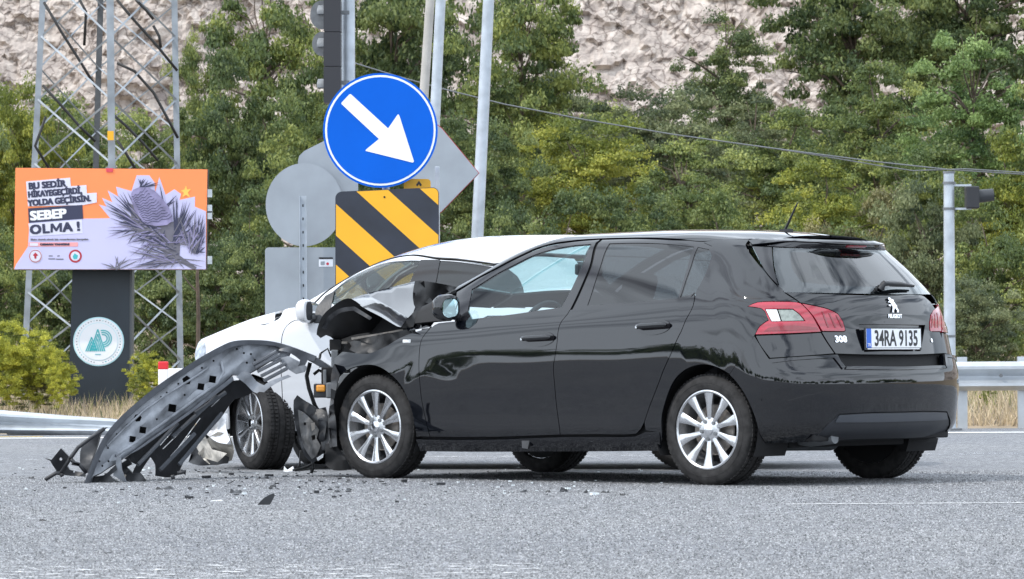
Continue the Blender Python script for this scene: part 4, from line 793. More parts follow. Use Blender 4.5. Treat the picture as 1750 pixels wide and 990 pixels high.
# raised stiffening ribs pressed into the face
for a_, b_, k in ((.0, 1, 0),):
    q = MB(); q.tube([at(x, y, bd_(x, y)-.012)-BO for x, y in C6((470, 745), (560, 690), (700, 590), (860, 475), (960, 400), (1060, 330), (1100, 260), (1085, 200))], .011, 6, flat=.6); q.build('pressed_rib', GREYB, BUMP, smooth=True)
    q = MB(); q.tube([at(x, y, bd_(x, y)-.008)-BO for x, y in C6((420, 690), (520, 590), (640, 480), (760, 395), (930, 290), (1010, 235))], .008, 6, flat=.6); q.build('pressed_rib', GREYB, BUMP, smooth=True)
# bracket with slats on the right
bslab('bumper_bracket', C7((300, 478), (340, 450), (370, 460), (400, 500), (440, 520), (425, 545), (405, 560), (385, 552), (350, 515)), GREYB, th=.02, crumple=.012, seed=41, depth=lambda x, y: 25.42)
bslab('bumper_bracket', C7((430, 530), (470, 500), (560, 468), (575, 478), (520, 500), (470, 530), (440, 555), (415, 552)), GREYB, th=.03, crumple=.01, seed=42, depth=lambda x, y: 25.4)
for k, (a, b) in enumerate((((385, 418), (500, 352)), ((395, 432), (520, 368)), ((408, 452), (525, 392)), ((425, 475), (548, 412)), ((440, 498), (556, 436)))):
    q = MB(); q.tube([at(*C7(a)[0], 25.48)-BO, at(*C7(b)[0], 25.52)-BO], .011, 6, flat=1.3); q.build('grille_slat', GREYD, BUMP)
bslab('bumper_corner', C7((520, 385), (560, 375), (620, 405), (610, 425), (640, 420), (655, 430), (640, 455), (600, 465), (560, 440), (525, 405)), GREYB, th=.06, crumple=.02, seed=43, depth=lambda x, y: 25.55)
bslab('bumper_corner', C7((560, 330), (620, 345), (700, 375), (690, 400), (655, 395), (640, 425), (610, 425), (620, 395), (570, 360), (500, 345)), GREYD, th=.08, crumple=.015, seed=44, depth=lambda x, y: 25.6)
# lower black grille
gr_ = C6((520, 765), (700, 632), (900, 492), (1080, 348))+[(397, 651), (418, 652), (437, 668), (418, 678)]+C6((1161, 420), (1080, 530), (1000, 620), (880, 760), (830, 860), (780, 875), (700, 865), (700, 800), (672, 755), (640, 800), (600, 865), (560, 862), (590, 800))
slits = []
for (a, b, c, d) in ((990, 450, 1088, 362), (1028, 465, 1100, 397), (905, 545, 940, 515), (730, 690, 822, 583), (745, 712, 868, 592), (790, 755, 905, 628), (838, 700, 965, 530)):
    n = math.hypot(c-a, d-b); ux, uy = (c-a)/n, (d-b)/n; w = 6; slits.append([(60+p/3.414, 560+q/3.414) for p, q in ((a, b), (a+uy*w, b-ux*w), (c+uy*w, d-ux*w), (c, d))])
bslab('lower_grille', gr_, BLKPL, th=.04, step=.03, holes=slits, depth=lambda x, y: bd_(x, y)+.10+.0006*(y-700), crumple=0)
for k, ((a, b), (c, d)) in enumerate((((600, 800), (830, 560)), ((800, 640), (1060, 400)), ((840, 800), (1090, 500)), ((730, 830), (930, 620)), ((930, 500), (1110, 380)))):
    q = MB(); q.tube([at(*C6((a, b))[0], bd_(60+a/3.4, 0)+.05)-BO, at(*C6((c, d))[0], bd_(60+c/3.4, 0)+.05)-BO], .014, 6); q.build('grille_slat', GREYD, BUMP)
bslab('bumper_foot', C6((478, 742), (500, 760), (505, 830), (520, 870), (533, 905), (500, 890), (455, 862), (470, 800)), GREYB, th=.04, crumple=.01, seed=51, depth=lambda x, y: 24.62)
bslab('bumper_tab', C6((505, 790), (545, 765), (560, 800), (530, 815), (565, 850), (610, 850), (650, 905), (600, 920), (540, 905), (505, 840)), BLKPL, th=.08, crumple=.03, seed=52, depth=lambda x, y: 24.75)
bslab('bumper_tab', C6((290, 912), (330, 870), (400, 862), (470, 800), (478, 830), (430, 865), (455, 885), (510, 915), (440, 908), (380, 900)), BLKPL, th=.08, crumple=.02, seed=53, depth=lambda x, y: 24.6)
bslab('torn_side_piece', C6((270, 700), (320, 650), (370, 595), (415, 582), (380, 620), (360, 690), (330, 770), (300, 850), (265, 800), (262, 750)), BLKPL, th=.10, crumple=.03, seed=54, depth=lambda x, y: 24.75)
bslab('torn_side_piece', C6((50, 760), (95, 772), (150, 705), (198, 755), (180, 800), (200, 830), (290, 852), (290, 870), (180, 862), (140, 850), (100, 800), (88, 778)), BLKPL, th=.05, crumple=.03, seed=55, depth=lambda x, y: 24.6, holes=[sq(148, 768, 14, 6), sq(225, 840, 12, 4)])
for pts in (((405, 590), (330, 640), (250, 700), (200, 770), (150, 850)), ((150, 850), (120, 850), (70, 880), (60, 890)), ((150, 850), (160, 870)), ((260, 800), (230, 790), (200, 760)), ((300, 850), (260, 800), (215, 790)), ((830, 850), (880, 840), (870, 855)), ((800, 860), (806, 884))):
    q = MB(); q.tube([at(*C6(p)[0], 24.55)-BO for p in pts], .012, 6); q.build('torn_trim_strip', BLKPL, BUMP, smooth=True)
# ---- debris on the road
def shard(name, px, py, w, h, label, m=BLKPL, cat='debris', group=None, seed=0, flat_=False):
    r = random.Random(seed*7+int(px)); yy = py+(px-875)*.0059; D = CAMH*FPX/(yy-614+1e-6); s = scl(D); W, Hh = w/s, h/s; c = at(px, py, D); c[2] = 0
    bm = bmesh.new(); n = 9
    bot = []; tp = []
    for i in range(n):
        a = 2*math.pi*i/n+r.uniform(-.2, .2); rr = r.uniform(.75, 1.1); bot.append(bm.verts.new((math.cos(a)*W/2*rr, math.sin(a)*W/2*rr*.8, .001)))
        k = max(.12, .5+.5*math.cos(a-r.choice([0, .5, 2.5])))*r.uniform(.7, 1.05); tp.append(bm.verts.new((math.cos(a)*W/2*rr*r.uniform(.5, .9), math.sin(a)*W/2*rr*.5, max(.004, Hh*k))))
    for i in range(n): bm.faces.new((bot[i], bot[(i+1) % n], tp[(i+1) % n], tp[i]))
    bm.faces.new(tp); bm.faces.new(bot[::-1]); me = bpy.data.meshes.new(name); bm.to_mesh(me); bm.free(); me.materials.append(m)
    o = bpy.data.objects.new(name, me); COL.objects.link(o); o.location = tuple(c); return tag(o, label, cat, group)
SH = [(455, 855, 28, 16, 'largest curved black plastic shard, standing upright on the road in the foreground'), (962, 837, 18, 12, 'rounded black fragment on the road below the rear door of the black car'), (283, 835, 34, 7, 'flat black splinter heap just right of the torn bumper foot'),
 (403, 841, 26, 8, 'black twisted plastic bit left of the upright shard'), (466, 832, 14, 7, 'small black lump on the road above the upright shard'), (449, 818, 22, 5, 'thin black strip beside the white car front wheel'), (74, 890, 14, 5, 'flat black chip nearest the camera at far left'),
 (135, 876, 18, 3, 'thin black sliver on the road at left foreground'), (892, 841, 22, 5, 'long flat black sliver below the black car doors'), (1000, 841, 9, 8, 'broken black clip right of the rounded fragment'), (1033, 842, 18, 5, 'black splinter with pale end near the rear wheel'),
 (1064, 846, 12, 6, 'small bent black chip closest to the rear wheel of the black car'), (165, 841, 9, 5, 'small black lump in front of the bumper foot'), (54, 817, 12, 6, 'black lump left of the torn bumper'), (575, 841, 14, 5, 'black splinter in front of the black car front wheel'), (595, 838, 12, 4, 'flat black chip just right of the splinter by the front wheel'),
 (842, 848, 10, 3, 'tiny flat black chip on the road under the front door'), (369, 857, 28, 3, 'long pale splinter lying left of the upright shard'), (184, 946, 14, 3, 'dark sliver beside the worn road marking'), (937, 841, 12, 5, 'black crumb left of the rounded fragment'), (325, 836, 8, 6, 'black crumb right of the splinter heap'), (881, 842, 6, 3, 'speck')][:21]
fin = slab('plastic_shard', [(440, 863, 20.35), (450, 852, 20.35), (462, 845, 20.35), (468.5, 843, 20.35), (468, 850, 20.35), (461, 863, 20.35)], BLKPL, None, th=.03, step=.01, org=at(455, 863, 20.35)*[1, 1, 0]); fin.location = tuple(at(455, 863, 20.35)*[1, 1, 0]); tag(fin, SH[0][4], 'debris', 'fragments scattered on the road'); SH = SH[1:]
for i, (x, y, a, b, lb) in enumerate(SH): shard('plastic_shard' if 'pale splinter' not in lb else 'pale_splinter', x, y+b/2-2, a, b, lb, m=(mat('pale_plastic', (.5, .5, .5), .5) if 'pale splinter' in lb else BLKPL), group='fragments scattered on the road', seed=i)
shard('white_shard', 496, 806, 22, 11, 'white plastic shard on the road behind the black car front wheel', m=WHITE, seed=5, group='fragments scattered on the road'); shard('white_shard', 462, 800, 8, 6, 'little white chip beside the white car tyre', m=WHITE, seed=6, group='fragments scattered on the road')
r = random.Random(3); q = MB(); q2 = MB()
for i in range(330):
    px = r.gauss(420, 240) if i % 3 else r.uniform(20, 1150); py = 800+abs(r.gauss(0, 26)); D = CAMH*FPX/(py-614+(px-875)*.0059); c = at(px, py, D); c[2] = 0; s_ = r.uniform(.004, .013)*(1 if r.random() < .9 else 2.2)
    a = r.uniform(0, 3); rot = np.array([[math.cos(a), -math.sin(a), 0], [math.sin(a), math.cos(a), 0], [0, 0, 1]]); (q if i % 3 else q2).box(c+[0, 0, s_*.3], (s_*r.uniform(.8, 2.4), s_, s_*r.uniform(.4, .9)), rot)
tag(q.build('plastic_crumbs', BLKPL), 'fine black plastic crumbs strewn over the road', 'debris', kind='stuff'); tag(q2.build('glass_crumbs', mat('glass_crumb', (.7, .75, .76), .2)), 'pale glass and paint crumbs strewn over the road', 'debris', kind='stuff')
# ------------------------------------------------------------------ setting: ground, road, cliff, vegetation
from mathutils import noise as NZ
def hgt(x, y):
    t = np.clip((y-41.5)/5, 0, 1); h = .16*t*t*(3-2*t); t = np.clip((y-50)/45, 0, 1); return h+2.2*t*t
def asphalt():
    m, n, b = nodes('asphalt'); N = n.nodes.new; K = n.links.new; t = N('ShaderNodeTexCoord')
    def nz(s, d=3, r=.6): z = N('ShaderNodeTexNoise'); z.inputs['Scale'].default_value = s; z.inputs['Detail'].default_value = d; z.inputs['Roughness'].default_value = r; K(t.outputs['Object'], z.inputs[0]); return z
    def ramp(src, a, ca, c, cc): r = N('ShaderNodeValToRGB'); e = r.color_ramp.elements; e[0].position = a; e[0].color = (*ca, 1); e[1].position = c; e[1].color = (*cc, 1); K(src, r.inputs[0]); return r
    def mul(a, b_, f=1, mode='MULTIPLY'): x = N('ShaderNodeMix'); x.data_type = 'RGBA'; x.blend_type = mode; x.inputs[0].default_value = f; K(a, x.inputs[6]); K(b_, x.inputs[7]); return x
    v = N('ShaderNodeTexVoronoi'); v.inputs['Scale'].default_value = 42; K(t.outputs['Object'], v.inputs[0])
    stone = ramp(v.outputs['Color'], .1, (.085, .088, .094), .95, (.265, .271, .280))
    fine = ramp(nz(125, 2).outputs[0], .33, (.15, .15, .15), .64, (1.85, 1.85, 1.85)); big = ramp(nz(.35, 6).outputs[0], .35, (.86, .87, .9), .68, (1.08, 1.07, 1.05)); mid = ramp(nz(5, 5, .7).outputs[0], .3, (.86, .86, .87), .7, (1.1, 1.1, 1.1))
    c = mul(stone.outputs[0], fine.outputs[0]); c = mul(c.outputs[2], big.outputs[0]); c = mul(c.outputs[2], mid.outputs[0])
    K(c.outputs[2], b.inputs['Base Color']); b.inputs['Roughness'].default_value = .82; b.inputs['Specular IOR Level'].default_value = .3
    u = N('ShaderNodeBump'); u.inputs['Strength'].default_value = .9; u.inputs['Distance'].default_value = .006; K(v.outputs['Distance'], u.inputs['Height']); K(u.outputs[0], b.inputs['Normal']); return m
ROAD = asphalt()
def struct(o): o['kind'] = 'structure'; return o
EARTH = mat('dry_earth', (.26, .20, .13), .95, noise=.35, nscale=3, bump=.4, bscale=12)
xs = np.concatenate([[-1500, -400, -120], np.arange(-40, 41, 2.), [120, 400, 1500]]); ys = np.concatenate([[-1500, -300, -60, 0, 38], np.arange(40, 60, 1.), np.arange(60, 150, 6.), [400, 1500]])
V = [(x, y, (hgt(x, y) if y < 150 else 2.2)-.012) for y in ys for x in xs]; nx = len(xs)
struct(mesh('ground', V, [(i*nx+j, i*nx+j+1, (i+1)*nx+j+1, (i+1)*nx+j) for i in range(len(ys)-1) for j in range(nx-1)], EARTH, smooth=True))
struct(mesh('road', [(-300, -200, 0), (300, -200, 0), (300, 41.2, 0), (-300, 41.2, 0)], [(0, 1, 2, 3)], ROAD))
def worn(name, col, lo, hi, sc):
    m, n, b = nodes(name); N = n.nodes.new; K = n.links.new; t = N('ShaderNodeTexCoord'); z = N('ShaderNodeTexNoise'); z.inputs['Scale'].default_value = sc; z.inputs['Detail'].default_value = 7; z.inputs['Roughness'].default_value = .75
    r = N('ShaderNodeValToRGB'); r.color_ramp.elements[0].position = lo; r.color_ramp.elements[1].position = hi; tr = N('ShaderNodeBsdfTransparent'); x = N('ShaderNodeMixShader')
    b.inputs['Base Color'].default_value = (*col, 1); b.inputs['Roughness'].default_value = .7
    K(t.outputs['Object'], z.inputs[0]); K(z.outputs[0], r.inputs[0]); K(r.outputs[0], x.inputs[0]); K(tr.outputs[0], x.inputs[1]); K(b.outputs[0], x.inputs[2]); K(x.outputs[0], n.nodes['Material Output'].inputs[0]); return m
def strip(name, x0, x1, y0, y1, m, z=.004): return struct(mesh(name, [(x0, y0, z), (x1, y0, z), (x1, y1, z), (x0, y1, z)], [(0, 1, 2, 3)], m))
strip('road_edge_line', -60, 60, 38.7, 39.1, worn('edge_line_paint', (.72, .72, .70), .25, .45, 9))
strip('lane_line', 1.35, 6.5, 20.15, 20.23, worn('lane_paint', (.65, .65, .65), .38, .58, 24))
strip('worn_stop_line', -8, .1, 12.2, 14.5, worn('worn_paint', (.7, .7, .7), .545, .64, 11))
strip('worn_lane_line', -8, 1.0, 24.7, 24.95, worn('worn_paint3', (.7, .7, .7), .56, .68, 9)); strip('worn_lane_line', -8, 6, 30.2, 30.6, worn('worn_paint4', (.7, .7, .7), .54, .68, 5))
tag(strip('road_edge_line', -12, -4.55, 39.6, 39.75, mat('yellow_paint', (.75, .48, .05), .6)))
# aggregate standing proud of the worn asphalt
def aggregate(n, seed):
    g = np.random.default_rng(seed); D = 12.0+14*g.random(n)**1.35; X = g.uniform(-.14, .14, n)*D; s = g.uniform(.0025, .0058, n)*(1+(D-12)*.02); a = g.uniform(0, 6.28, n); Vs = []
    for k in range(3): t = a+k*2.094+g.uniform(-.4, .4, n); Vs.append(np.stack([X+np.cos(t)*s, D+np.sin(t)*s, np.full(n, -.0005)], 1))
    Vs.append(np.stack([X+g.uniform(-.4, .4, n)*s, D+g.uniform(-.4, .4, n)*s, s*g.uniform(.5, 1.0, n)], 1)); V = np.stack(Vs, 1).reshape(-1, 3); b = np.arange(n)[:, None]*4
    F_ = np.concatenate([b+[0, 1, 3], b+[1, 2, 3], b+[2, 0, 3]], 1).reshape(-1).astype(np.int32); me = bpy.data.meshes.new('road_aggregate'); me.vertices.add(4*n); me.vertices.foreach_set('co', V.ravel()); me.loops.add(9*n); me.loops.foreach_set('vertex_index', F_); me.polygons.add(3*n); me.polygons.foreach_set('loop_start', np.arange(0, 9*n, 3, dtype=np.int32)); me.update(calc_edges=True)
    t = me.attributes.new('tone', 'FLOAT', 'FACE'); t.data.foreach_set('value', np.repeat(g.random(n), 3).astype(np.float32))
    m, nn, bb = nodes('aggregate_stone'); at_ = nn.nodes.new('ShaderNodeAttribute'); at_.attribute_name = 'tone'; r = nn.nodes.new('ShaderNodeValToRGB'); e = r.color_ramp.elements; e[0].color = (.045, .047, .05, 1); e[1].color = (.40, .405, .415, 1); e[1].position = .97; q = e.new(.6); q.color = (.175, .178, .184, 1)
    nn.links.new(at_.outputs['Fac'], r.inputs[0]); nn.links.new(r.outputs[0], bb.inputs['Base Color']); bb.inputs['Roughness'].default_value = .8; me.materials.append(m); o = bpy.data.objects.new('road_aggregate', me); COL.objects.link(o); tag(o, 'coarse stone aggregate standing out of the worn asphalt in the foreground', 'gravel', kind='stuff')
aggregate(130000, 8)
# ---- cliff
def cliff():
    cell = .12; X = np.arange(-24, 24.01, cell); Z = np.arange(0, 17.01, cell); V = []
    for z in Z:
        for x in X:
            y = 112+z*.75+3*math.sin(x*.11+1)
            p = Vector((x*.75+.45*z, z*.95-.2*x, 3.1)); wp = p+NZ.noise_vector(p*1.3)*.5
            d, pts = NZ.voronoi(wp*1.9, distance_metric='DISTANCE'); c = NZ.cell(pts[0]*9.7); crack = min(1, (d[1]-d[0])*11)
            d2, pt2 = NZ.voronoi(wp*4.3); c2 = NZ.cell(pt2[0]*7.3); cr2 = min(1, (d2[1]-d2[0])*8)
            h = NZ.fractal(Vector((x*.16, z*.16, 0)), 1, 2, 4)*1.0+.08*c+.19*(pts[0]-wp).x+.08*(pts[0]-wp).y+.05*c2+.08*(pt2[0]-wp).x+.14*NZ.noise(p*2.2)+.04*NZ.noise(p*7)
            V.append((x, y-h, z+.5))
    nx = len(X)
    return V, [(i*nx+j, i*nx+j+1, (i+1)*nx+j+1, (i+1)*nx+j) for i in range(len(Z)-1) for j in range(nx-1)]
def rock():
    m, n, b = nodes('pinkish_rock'); N = n.nodes.new; K = n.links.new; t = N('ShaderNodeTexCoord')
    def nz(s, d, src=None): z = N('ShaderNodeTexNoise'); z.inputs['Scale'].default_value = s; z.inputs['Detail'].default_value = d; z.inputs['Roughness'].default_value = .65; K(t.outputs['Object'], z.inputs[0]); return z
    r = N('ShaderNodeValToRGB'); e = r.color_ramp.elements; e[0].position = .32; e[0].color = (.27, .23, .21, 1); e[1].position = .66; e[1].color = (.64, .57, .51, 1); q = e.new(.5); q.color = (.47, .405, .36, 1)
    K(nz(2.2, 12).outputs[0], r.inputs[0])
    v = N('ShaderNodeTexVoronoi'); v.feature = 'DISTANCE_TO_EDGE'; v.inputs['Scale'].default_value = 3.4; w_ = nz(2.6, 8); xm = N('ShaderNodeMix'); xm.data_type = 'VECTOR'; xm.inputs[0].default_value = .30; K(t.outputs['Object'], xm.inputs[4]); K(w_.outputs['Color'], xm.inputs[5]); K(xm.outputs[1], v.inputs[0])
    r2 = N('ShaderNodeValToRGB'); r2.color_ramp.elements[0].position = .0; r2.color_ramp.elements[0].color = (.36, .33, .32, 1); r2.color_ramp.elements[1].position = .09; r2.color_ramp.elements[1].color = (1, 1, 1, 1); K(v.outputs[0], r2.inputs[0])
    x = N('ShaderNodeMix'); x.data_type = 'RGBA'; x.blend_type = 'MULTIPLY'; mk_ = N('ShaderNodeValToRGB'); mk_.color_ramp.elements[0].position = .36; mk_.color_ramp.elements[1].position = .50; K(nz(.7, 4).outputs[0], mk_.inputs[0]); K(mk_.outputs[0], x.inputs[0]); K(r.outputs[0], x.inputs[6]); K(r2.outputs[0], x.inputs[7]); K(x.outputs[2], b.inputs['Base Color']); b.inputs['Roughness'].default_value = .95
    u = N('ShaderNodeBump'); u.inputs['Strength'].default_value = .9; u.inputs['Distance'].default_value = .15; K(nz(4.5, 9).outputs[0], u.inputs['Height']); K(u.outputs[0], b.inputs['Normal']); return m
V, Fc = cliff(); ROCK = rock(); struct(mesh('rock_cliff', V, Fc, ROCK))
for s in (-1, 1):                                  # the hillside goes on outside the frame
    g = [(s*(24+i*14), 118+z*.8+3*math.sin(i*1.7+z*.3)-(i > 3)*i*2, z) for z in (0, 6, 12, 18) for i in range(8)]
    struct(mesh('hillside', g, [(a*8+i, a*8+i+1, (a+1)*8+i+1, (a+1)*8+i) for a in range(3) for i in range(7)], ROCK))
# ---- foliage
def leafmat(name, c1, c2, trans=.35, rough=.5):
    m, n, b = nodes(name); N = n.nodes.new; K = n.links.new; a = N('ShaderNodeAttribute'); a.attribute_name = 'tone'
    r = N('ShaderNodeValToRGB'); e = r.color_ramp.elements; e[0].position = 0; e[0].color = (*[v*q_ for v, q_ in zip(c1, (.50, .58, .8))], 1); e[1].position = 1; e[1].color = (*c2, 1); q = e.new(.45); q.color = (*c1, 1); K(a.outputs['Fac'], r.inputs[0])
    K(r.outputs[0], b.inputs['Base Color']); b.inputs['Roughness'].default_value = rough; b.inputs['Specular IOR Level'].default_value = .35
    tr = N('ShaderNodeBsdfTranslucent'); K(r.outputs[0], tr.inputs[0]); x = N('ShaderNodeMixShader'); x.inputs[0].default_value = trans; K(b.outputs[0], x.inputs[1]); K(tr.outputs[0], x.inputs[2]); K(x.outputs[0], n.nodes['Material Output'].inputs[0]); return m
LEAVES = {'oak': leafmat('leaf_dark', (.10, .14, .05), (.31, .35, .12)), 'mid': leafmat('leaf_mid', (.135, .18, .056), (.42, .45, .13)), 'lime': leafmat('leaf_lime', (.20, .235, .045), (.50, .48, .09)),
          'weed': leafmat('leaf_weed', (.36, .37, .05), (.80, .76, .12)), 'pale': leafmat('leaf_pale', (.13, .16, .075), (.32, .34, .17)), 'fresh': leafmat('leaf_fresh', (.15, .23, .075), (.36, .47, .17)), 'tan': leafmat('leaf_tan', (.17, .16, .065), (.40, .36, .17))}
BARK = mat('bark', (.12, .09, .07), .9, noise=.4, nscale=6)
def leafmesh(name, centres, rad, n, size, seed, up=.35, aspect=1.9):
    g = np.random.default_rng(seed); k = g.integers(0, len(centres), n); C = np.asarray(centres)[k]; Rr = np.asarray(rad)[k]
    d = g.normal(size=(n, 3)); d /= np.linalg.norm(d, axis=1)[:, None]; d[:, 2] = np.abs(d[:, 2])*.75+d[:, 2]*.25; r = (g.random(n)**.45)*Rr; P = C+d*r[:, None]*[1.05, 1.05, 1.0]
    nn = g.normal(size=(n, 3))*.75+d*.7+[0, 0, up]; nn /= np.linalg.norm(nn, axis=1)[:, None]; a = np.cross(nn, g.normal(size=(n, 3))); a /= np.linalg.norm(a, axis=1)[:, None]; b = np.cross(nn, a); s = size*(.6+.8*g.random(n))[:, None]
    V = np.stack([P-a*s, P+b*s/aspect, P+a*s, P-b*s/aspect+nn*s*.25], 1).reshape(-1, 3)
    me = bpy.data.meshes.new(name); me.vertices.add(4*n); me.vertices.foreach_set('co', V.ravel()); me.loops.add(4*n); me.loops.foreach_set('vertex_index', np.arange(4*n, dtype=np.int32)); me.polygons.add(n); me.polygons.foreach_set('loop_start', np.arange(0, 4*n, 4, dtype=np.int32)); me.update(calc_edges=True)
    ct = g.random(len(centres)); tone = np.clip(.55*ct[k]+.5*g.random(n)-.05, 0, 1); at_ = me.attributes.new('tone', 'FLOAT', 'FACE'); at_.data.foreach_set('value', tone.astype(np.float32)); return me
def crownmesh(seed, nc, n, leaf, rx=1., rz=1., cr=.17, squash=.0, cone=0):
    g = np.random.default_rng(seed); c = []
    while len(c) < nc:
        p = g.normal(size=3); p /= np.linalg.norm(p); r = g.random()**.38; q = p*r
        lump = 1+.20*math.sin(p[0]*5+seed)+.18*math.sin(p[2]*7+seed*2+p[1]*4)
        q = q*lump; t = (q[2]+1)/2
        if cone: q[:2] *= (1.15-.75*t)
        c.append(q*[rx, rx, rz])
    c = np.array(c); rad = cr*(.6+.8*g.random(nc)); return c, rad, leafmesh('crown', c, rad, n, leaf, seed)
def branches(c, seed, base=-1.25, r0=.045):
    g = random.Random(seed); q = MB(); q.tube([(0, 0, base-.6), (.02, .02, base), (.0, .03, -.5), (.04, 0, 0), (.02, 0, .5)], [r0*1.3, r0, r0*.75, r0*.5, r0*.2], 7)
    for i in range(26):
        p = c[g.randrange(len(c))]; z0 = max(base*.6, min(p[2]-.25, .35)); a = np.array([0, 0, z0]); m_ = (a+p)/2+np.array([g.uniform(-.08, .08), g.uniform(-.08, .08), g.uniform(-.02, .1)])
        q.tube([a, m_, p], [r0*.38, r0*.22, r0*.06], 5, caps=False)
    return q
CROWN = []
for i, (nc, n, leaf, rz, cr, cone) in enumerate([(150, 40000, .023, 1.0, .18, 0), (120, 36000, .024, 1.25, .19, 0), (170, 40000, .023, .9, .17, 0), (130, 30000, .023, 1.35, .19, 0), (80, 12000, .030, 1.15, .17, 1)]):
    c, rad, me = crownmesh(11+i, nc, n, leaf, 1, rz, cr, cone=cone); bm_ = branches(c, i); bo = bm_.build('branches', BARK, None); br = bo.data; bpy.data.objects.remove(bo); CROWN.append((me, br))
TC = 0
def tree(px, top, D, wpx, bot, kind, ci, label, name='tree', cat='tree', group='trees on the slope behind the crash', wood=True):
    global TC
    TC += 1; s = scl(D); h = (bot-top)/s; w_ = wpx/s; base = at(px, bot, D); base[2] = float(hgt(0, D))-.02; zt = at(px, top, D)[2]; zb = at(px, bot, D)[2]
    t = thing(name, label, cat, base, group); cz = (zt+zb)/2-base[2]; rz = (zt-zb)/2/(1.25 if ci in (1, 3) else 1.1)
    me, br = CROWN[ci]
    c = bpy.data.objects.new('crown', me); COL.objects.link(c); c.parent = t; c.location = (0, 0, cz); c.scale = (w_/2, w_/2*.8, rz); c.rotation_euler = (0, 0, TC*1.93)
    if len(me.materials) == 0: me.materials.append(LEAVES['mid'])
    c.material_slots[0].link = 'OBJECT'; c.material_slots[0].material = LEAVES[kind]
    if wood:
        b = bpy.data.objects.new('trunk', br); COL.objects.link(b); b.parent = t; b.location = (0, 0, cz); b.scale = (w_/2, w_/2*.8, max(rz, cz/1.75)); b.rotation_euler = (0, 0, TC*1.93)
    return t
# px, top, depth, width, bottom, kind, crown, label
T = [(455, -120, 80, 290, 480, 'mid', 1, 'tall mid-green tree rising out of frame left of the traffic light'), (675, -160, 84, 320, 470, 'oak', 0, 'tall dark tree behind the leaning poles and blue sign'), (890, -130, 80, 270, 420, 'mid', 1, 'tall light-edged tree right of the steel lamp pole, reaching the top edge'),
 (400, 90, 72, 230, 540, 'oak', 2, 'dark broad tree directly right of the billboard'), (545, 160, 70, 220, 560, 'mid', 0, 'dense tree behind the grey sign backs'), (1242, 20, 92, 190, 330, 'oak', 3, 'lone dark tree standing against the bare rock'),
 (1460, -150, 88, 330, 330, 'oak', 0, 'large dark tree at top right beside the rock gap'), (1660, -170, 90, 330, 300, 'oak', 2, 'large dark tree filling the top right corner'), (1665, 65, 74, 280, 430, 'fresh', 1, 'fresh green tree above the small traffic signal'), (1500, 110, 78, 250, 420, 'mid', 2, 'olive green tree between the rock gap and the fresh green tree'),
 (1130, 140, 80, 260, 440, 'pale', 0, 'pale green tree below the bare rock, left of the lone dark tree'), (1340, 190, 76, 260, 470, 'mid', 2, 'round mid-green tree above the rear door of the black car'), (1000, 195, 72, 250, 500, 'lime', 0, 'yellow-green tree just above the white car roof'), (1170, 235, 70, 240, 520, 'mid', 1, 'mid-green tree above the black car roof'),
 (820, 190, 70, 210, 520, 'oak', 0, 'dark tree behind the steel lamp pole'), (1560, 240, 66, 240, 560, 'mid', 0, 'mid-green bushy tree left of the signal post'), (1740, 230, 66, 220, 560, 'lime', 2, 'yellowish tree behind the small traffic signal at the right edge'), (1410, 280, 64, 240, 560, 'lime', 2, 'yellow-green bush tree above the hatch of the black car'),
 (30, 130, 70, 190, 560, 'lime', 0, 'yellow-green tree at the left edge, left of the lattice mast'), (150, 215, 70, 210, 580, 'mid', 2, 'mid-green tree behind the billboard and mast'), (262, 190, 72, 200, 580, 'mid', 1, 'tree behind the right leg of the lattice mast'), (-40, 210, 76, 200, 560, 'oak', 1, 'dark tree cut by the left edge'),
 (95, 160, 78, 170, 520, 'mid', 3, 'narrow tree seen through the left side of the mast'), (930, 60, 88, 200, 420, 'pale', 2, 'pale tree at the left end of the bare rock'), (1050, 175, 86, 190, 420, 'mid', 3, 'small pointed tree at the foot of the rock'), (1290, 160, 86, 200, 420, 'pale', 3, 'pale pointed tree to the right below the lone dark tree'), (340, 30, 86, 130, 460, 'mid', 3, 'slim tree beside the top of the mast, right of it')]
T += [(x, 150+(i*37) % 60, 97, 330, 470, 'oak' if i % 2 else 'mid', i % 3, lb) for i, (x, lb) in enumerate(((60, 'rearmost tree at the foot of the rock, left of the mast'), (330, 'rearmost tree between mast and traffic light'), (560, 'rearmost tree directly behind the blue disc'), (800, 'rearmost tree behind the steel lamp pole'), (1020, 'rearmost tree below the left half of the bare rock'), (1240, 'rearmost tree under the lone dark tree'), (1460, 'rearmost tree right of the bare rock'), (1680, 'rearmost tree behind the fresh green tree')))]
T += [(-150-i*150, 60+(i*61) % 150, 66+(i*7) % 20, 280, 620, ('oak', 'mid', 'lime')[i % 3], i % 3, ('first', 'second', 'third', 'fourth', 'fifth', 'sixth')[i]+' tree beyond the left edge, counted from the frame') for i in range(6)]+[(1880+i*150, 40+(i*53) % 150, 66+(i*7) % 20, 280, 620, ('mid', 'fresh', 'oak')[i % 3], i % 3, ('first', 'second', 'third', 'fourth', 'fifth', 'sixth')[i]+' tree beyond the right edge, counted from the frame') for i in range(6)]
for a in T: tree(*a)
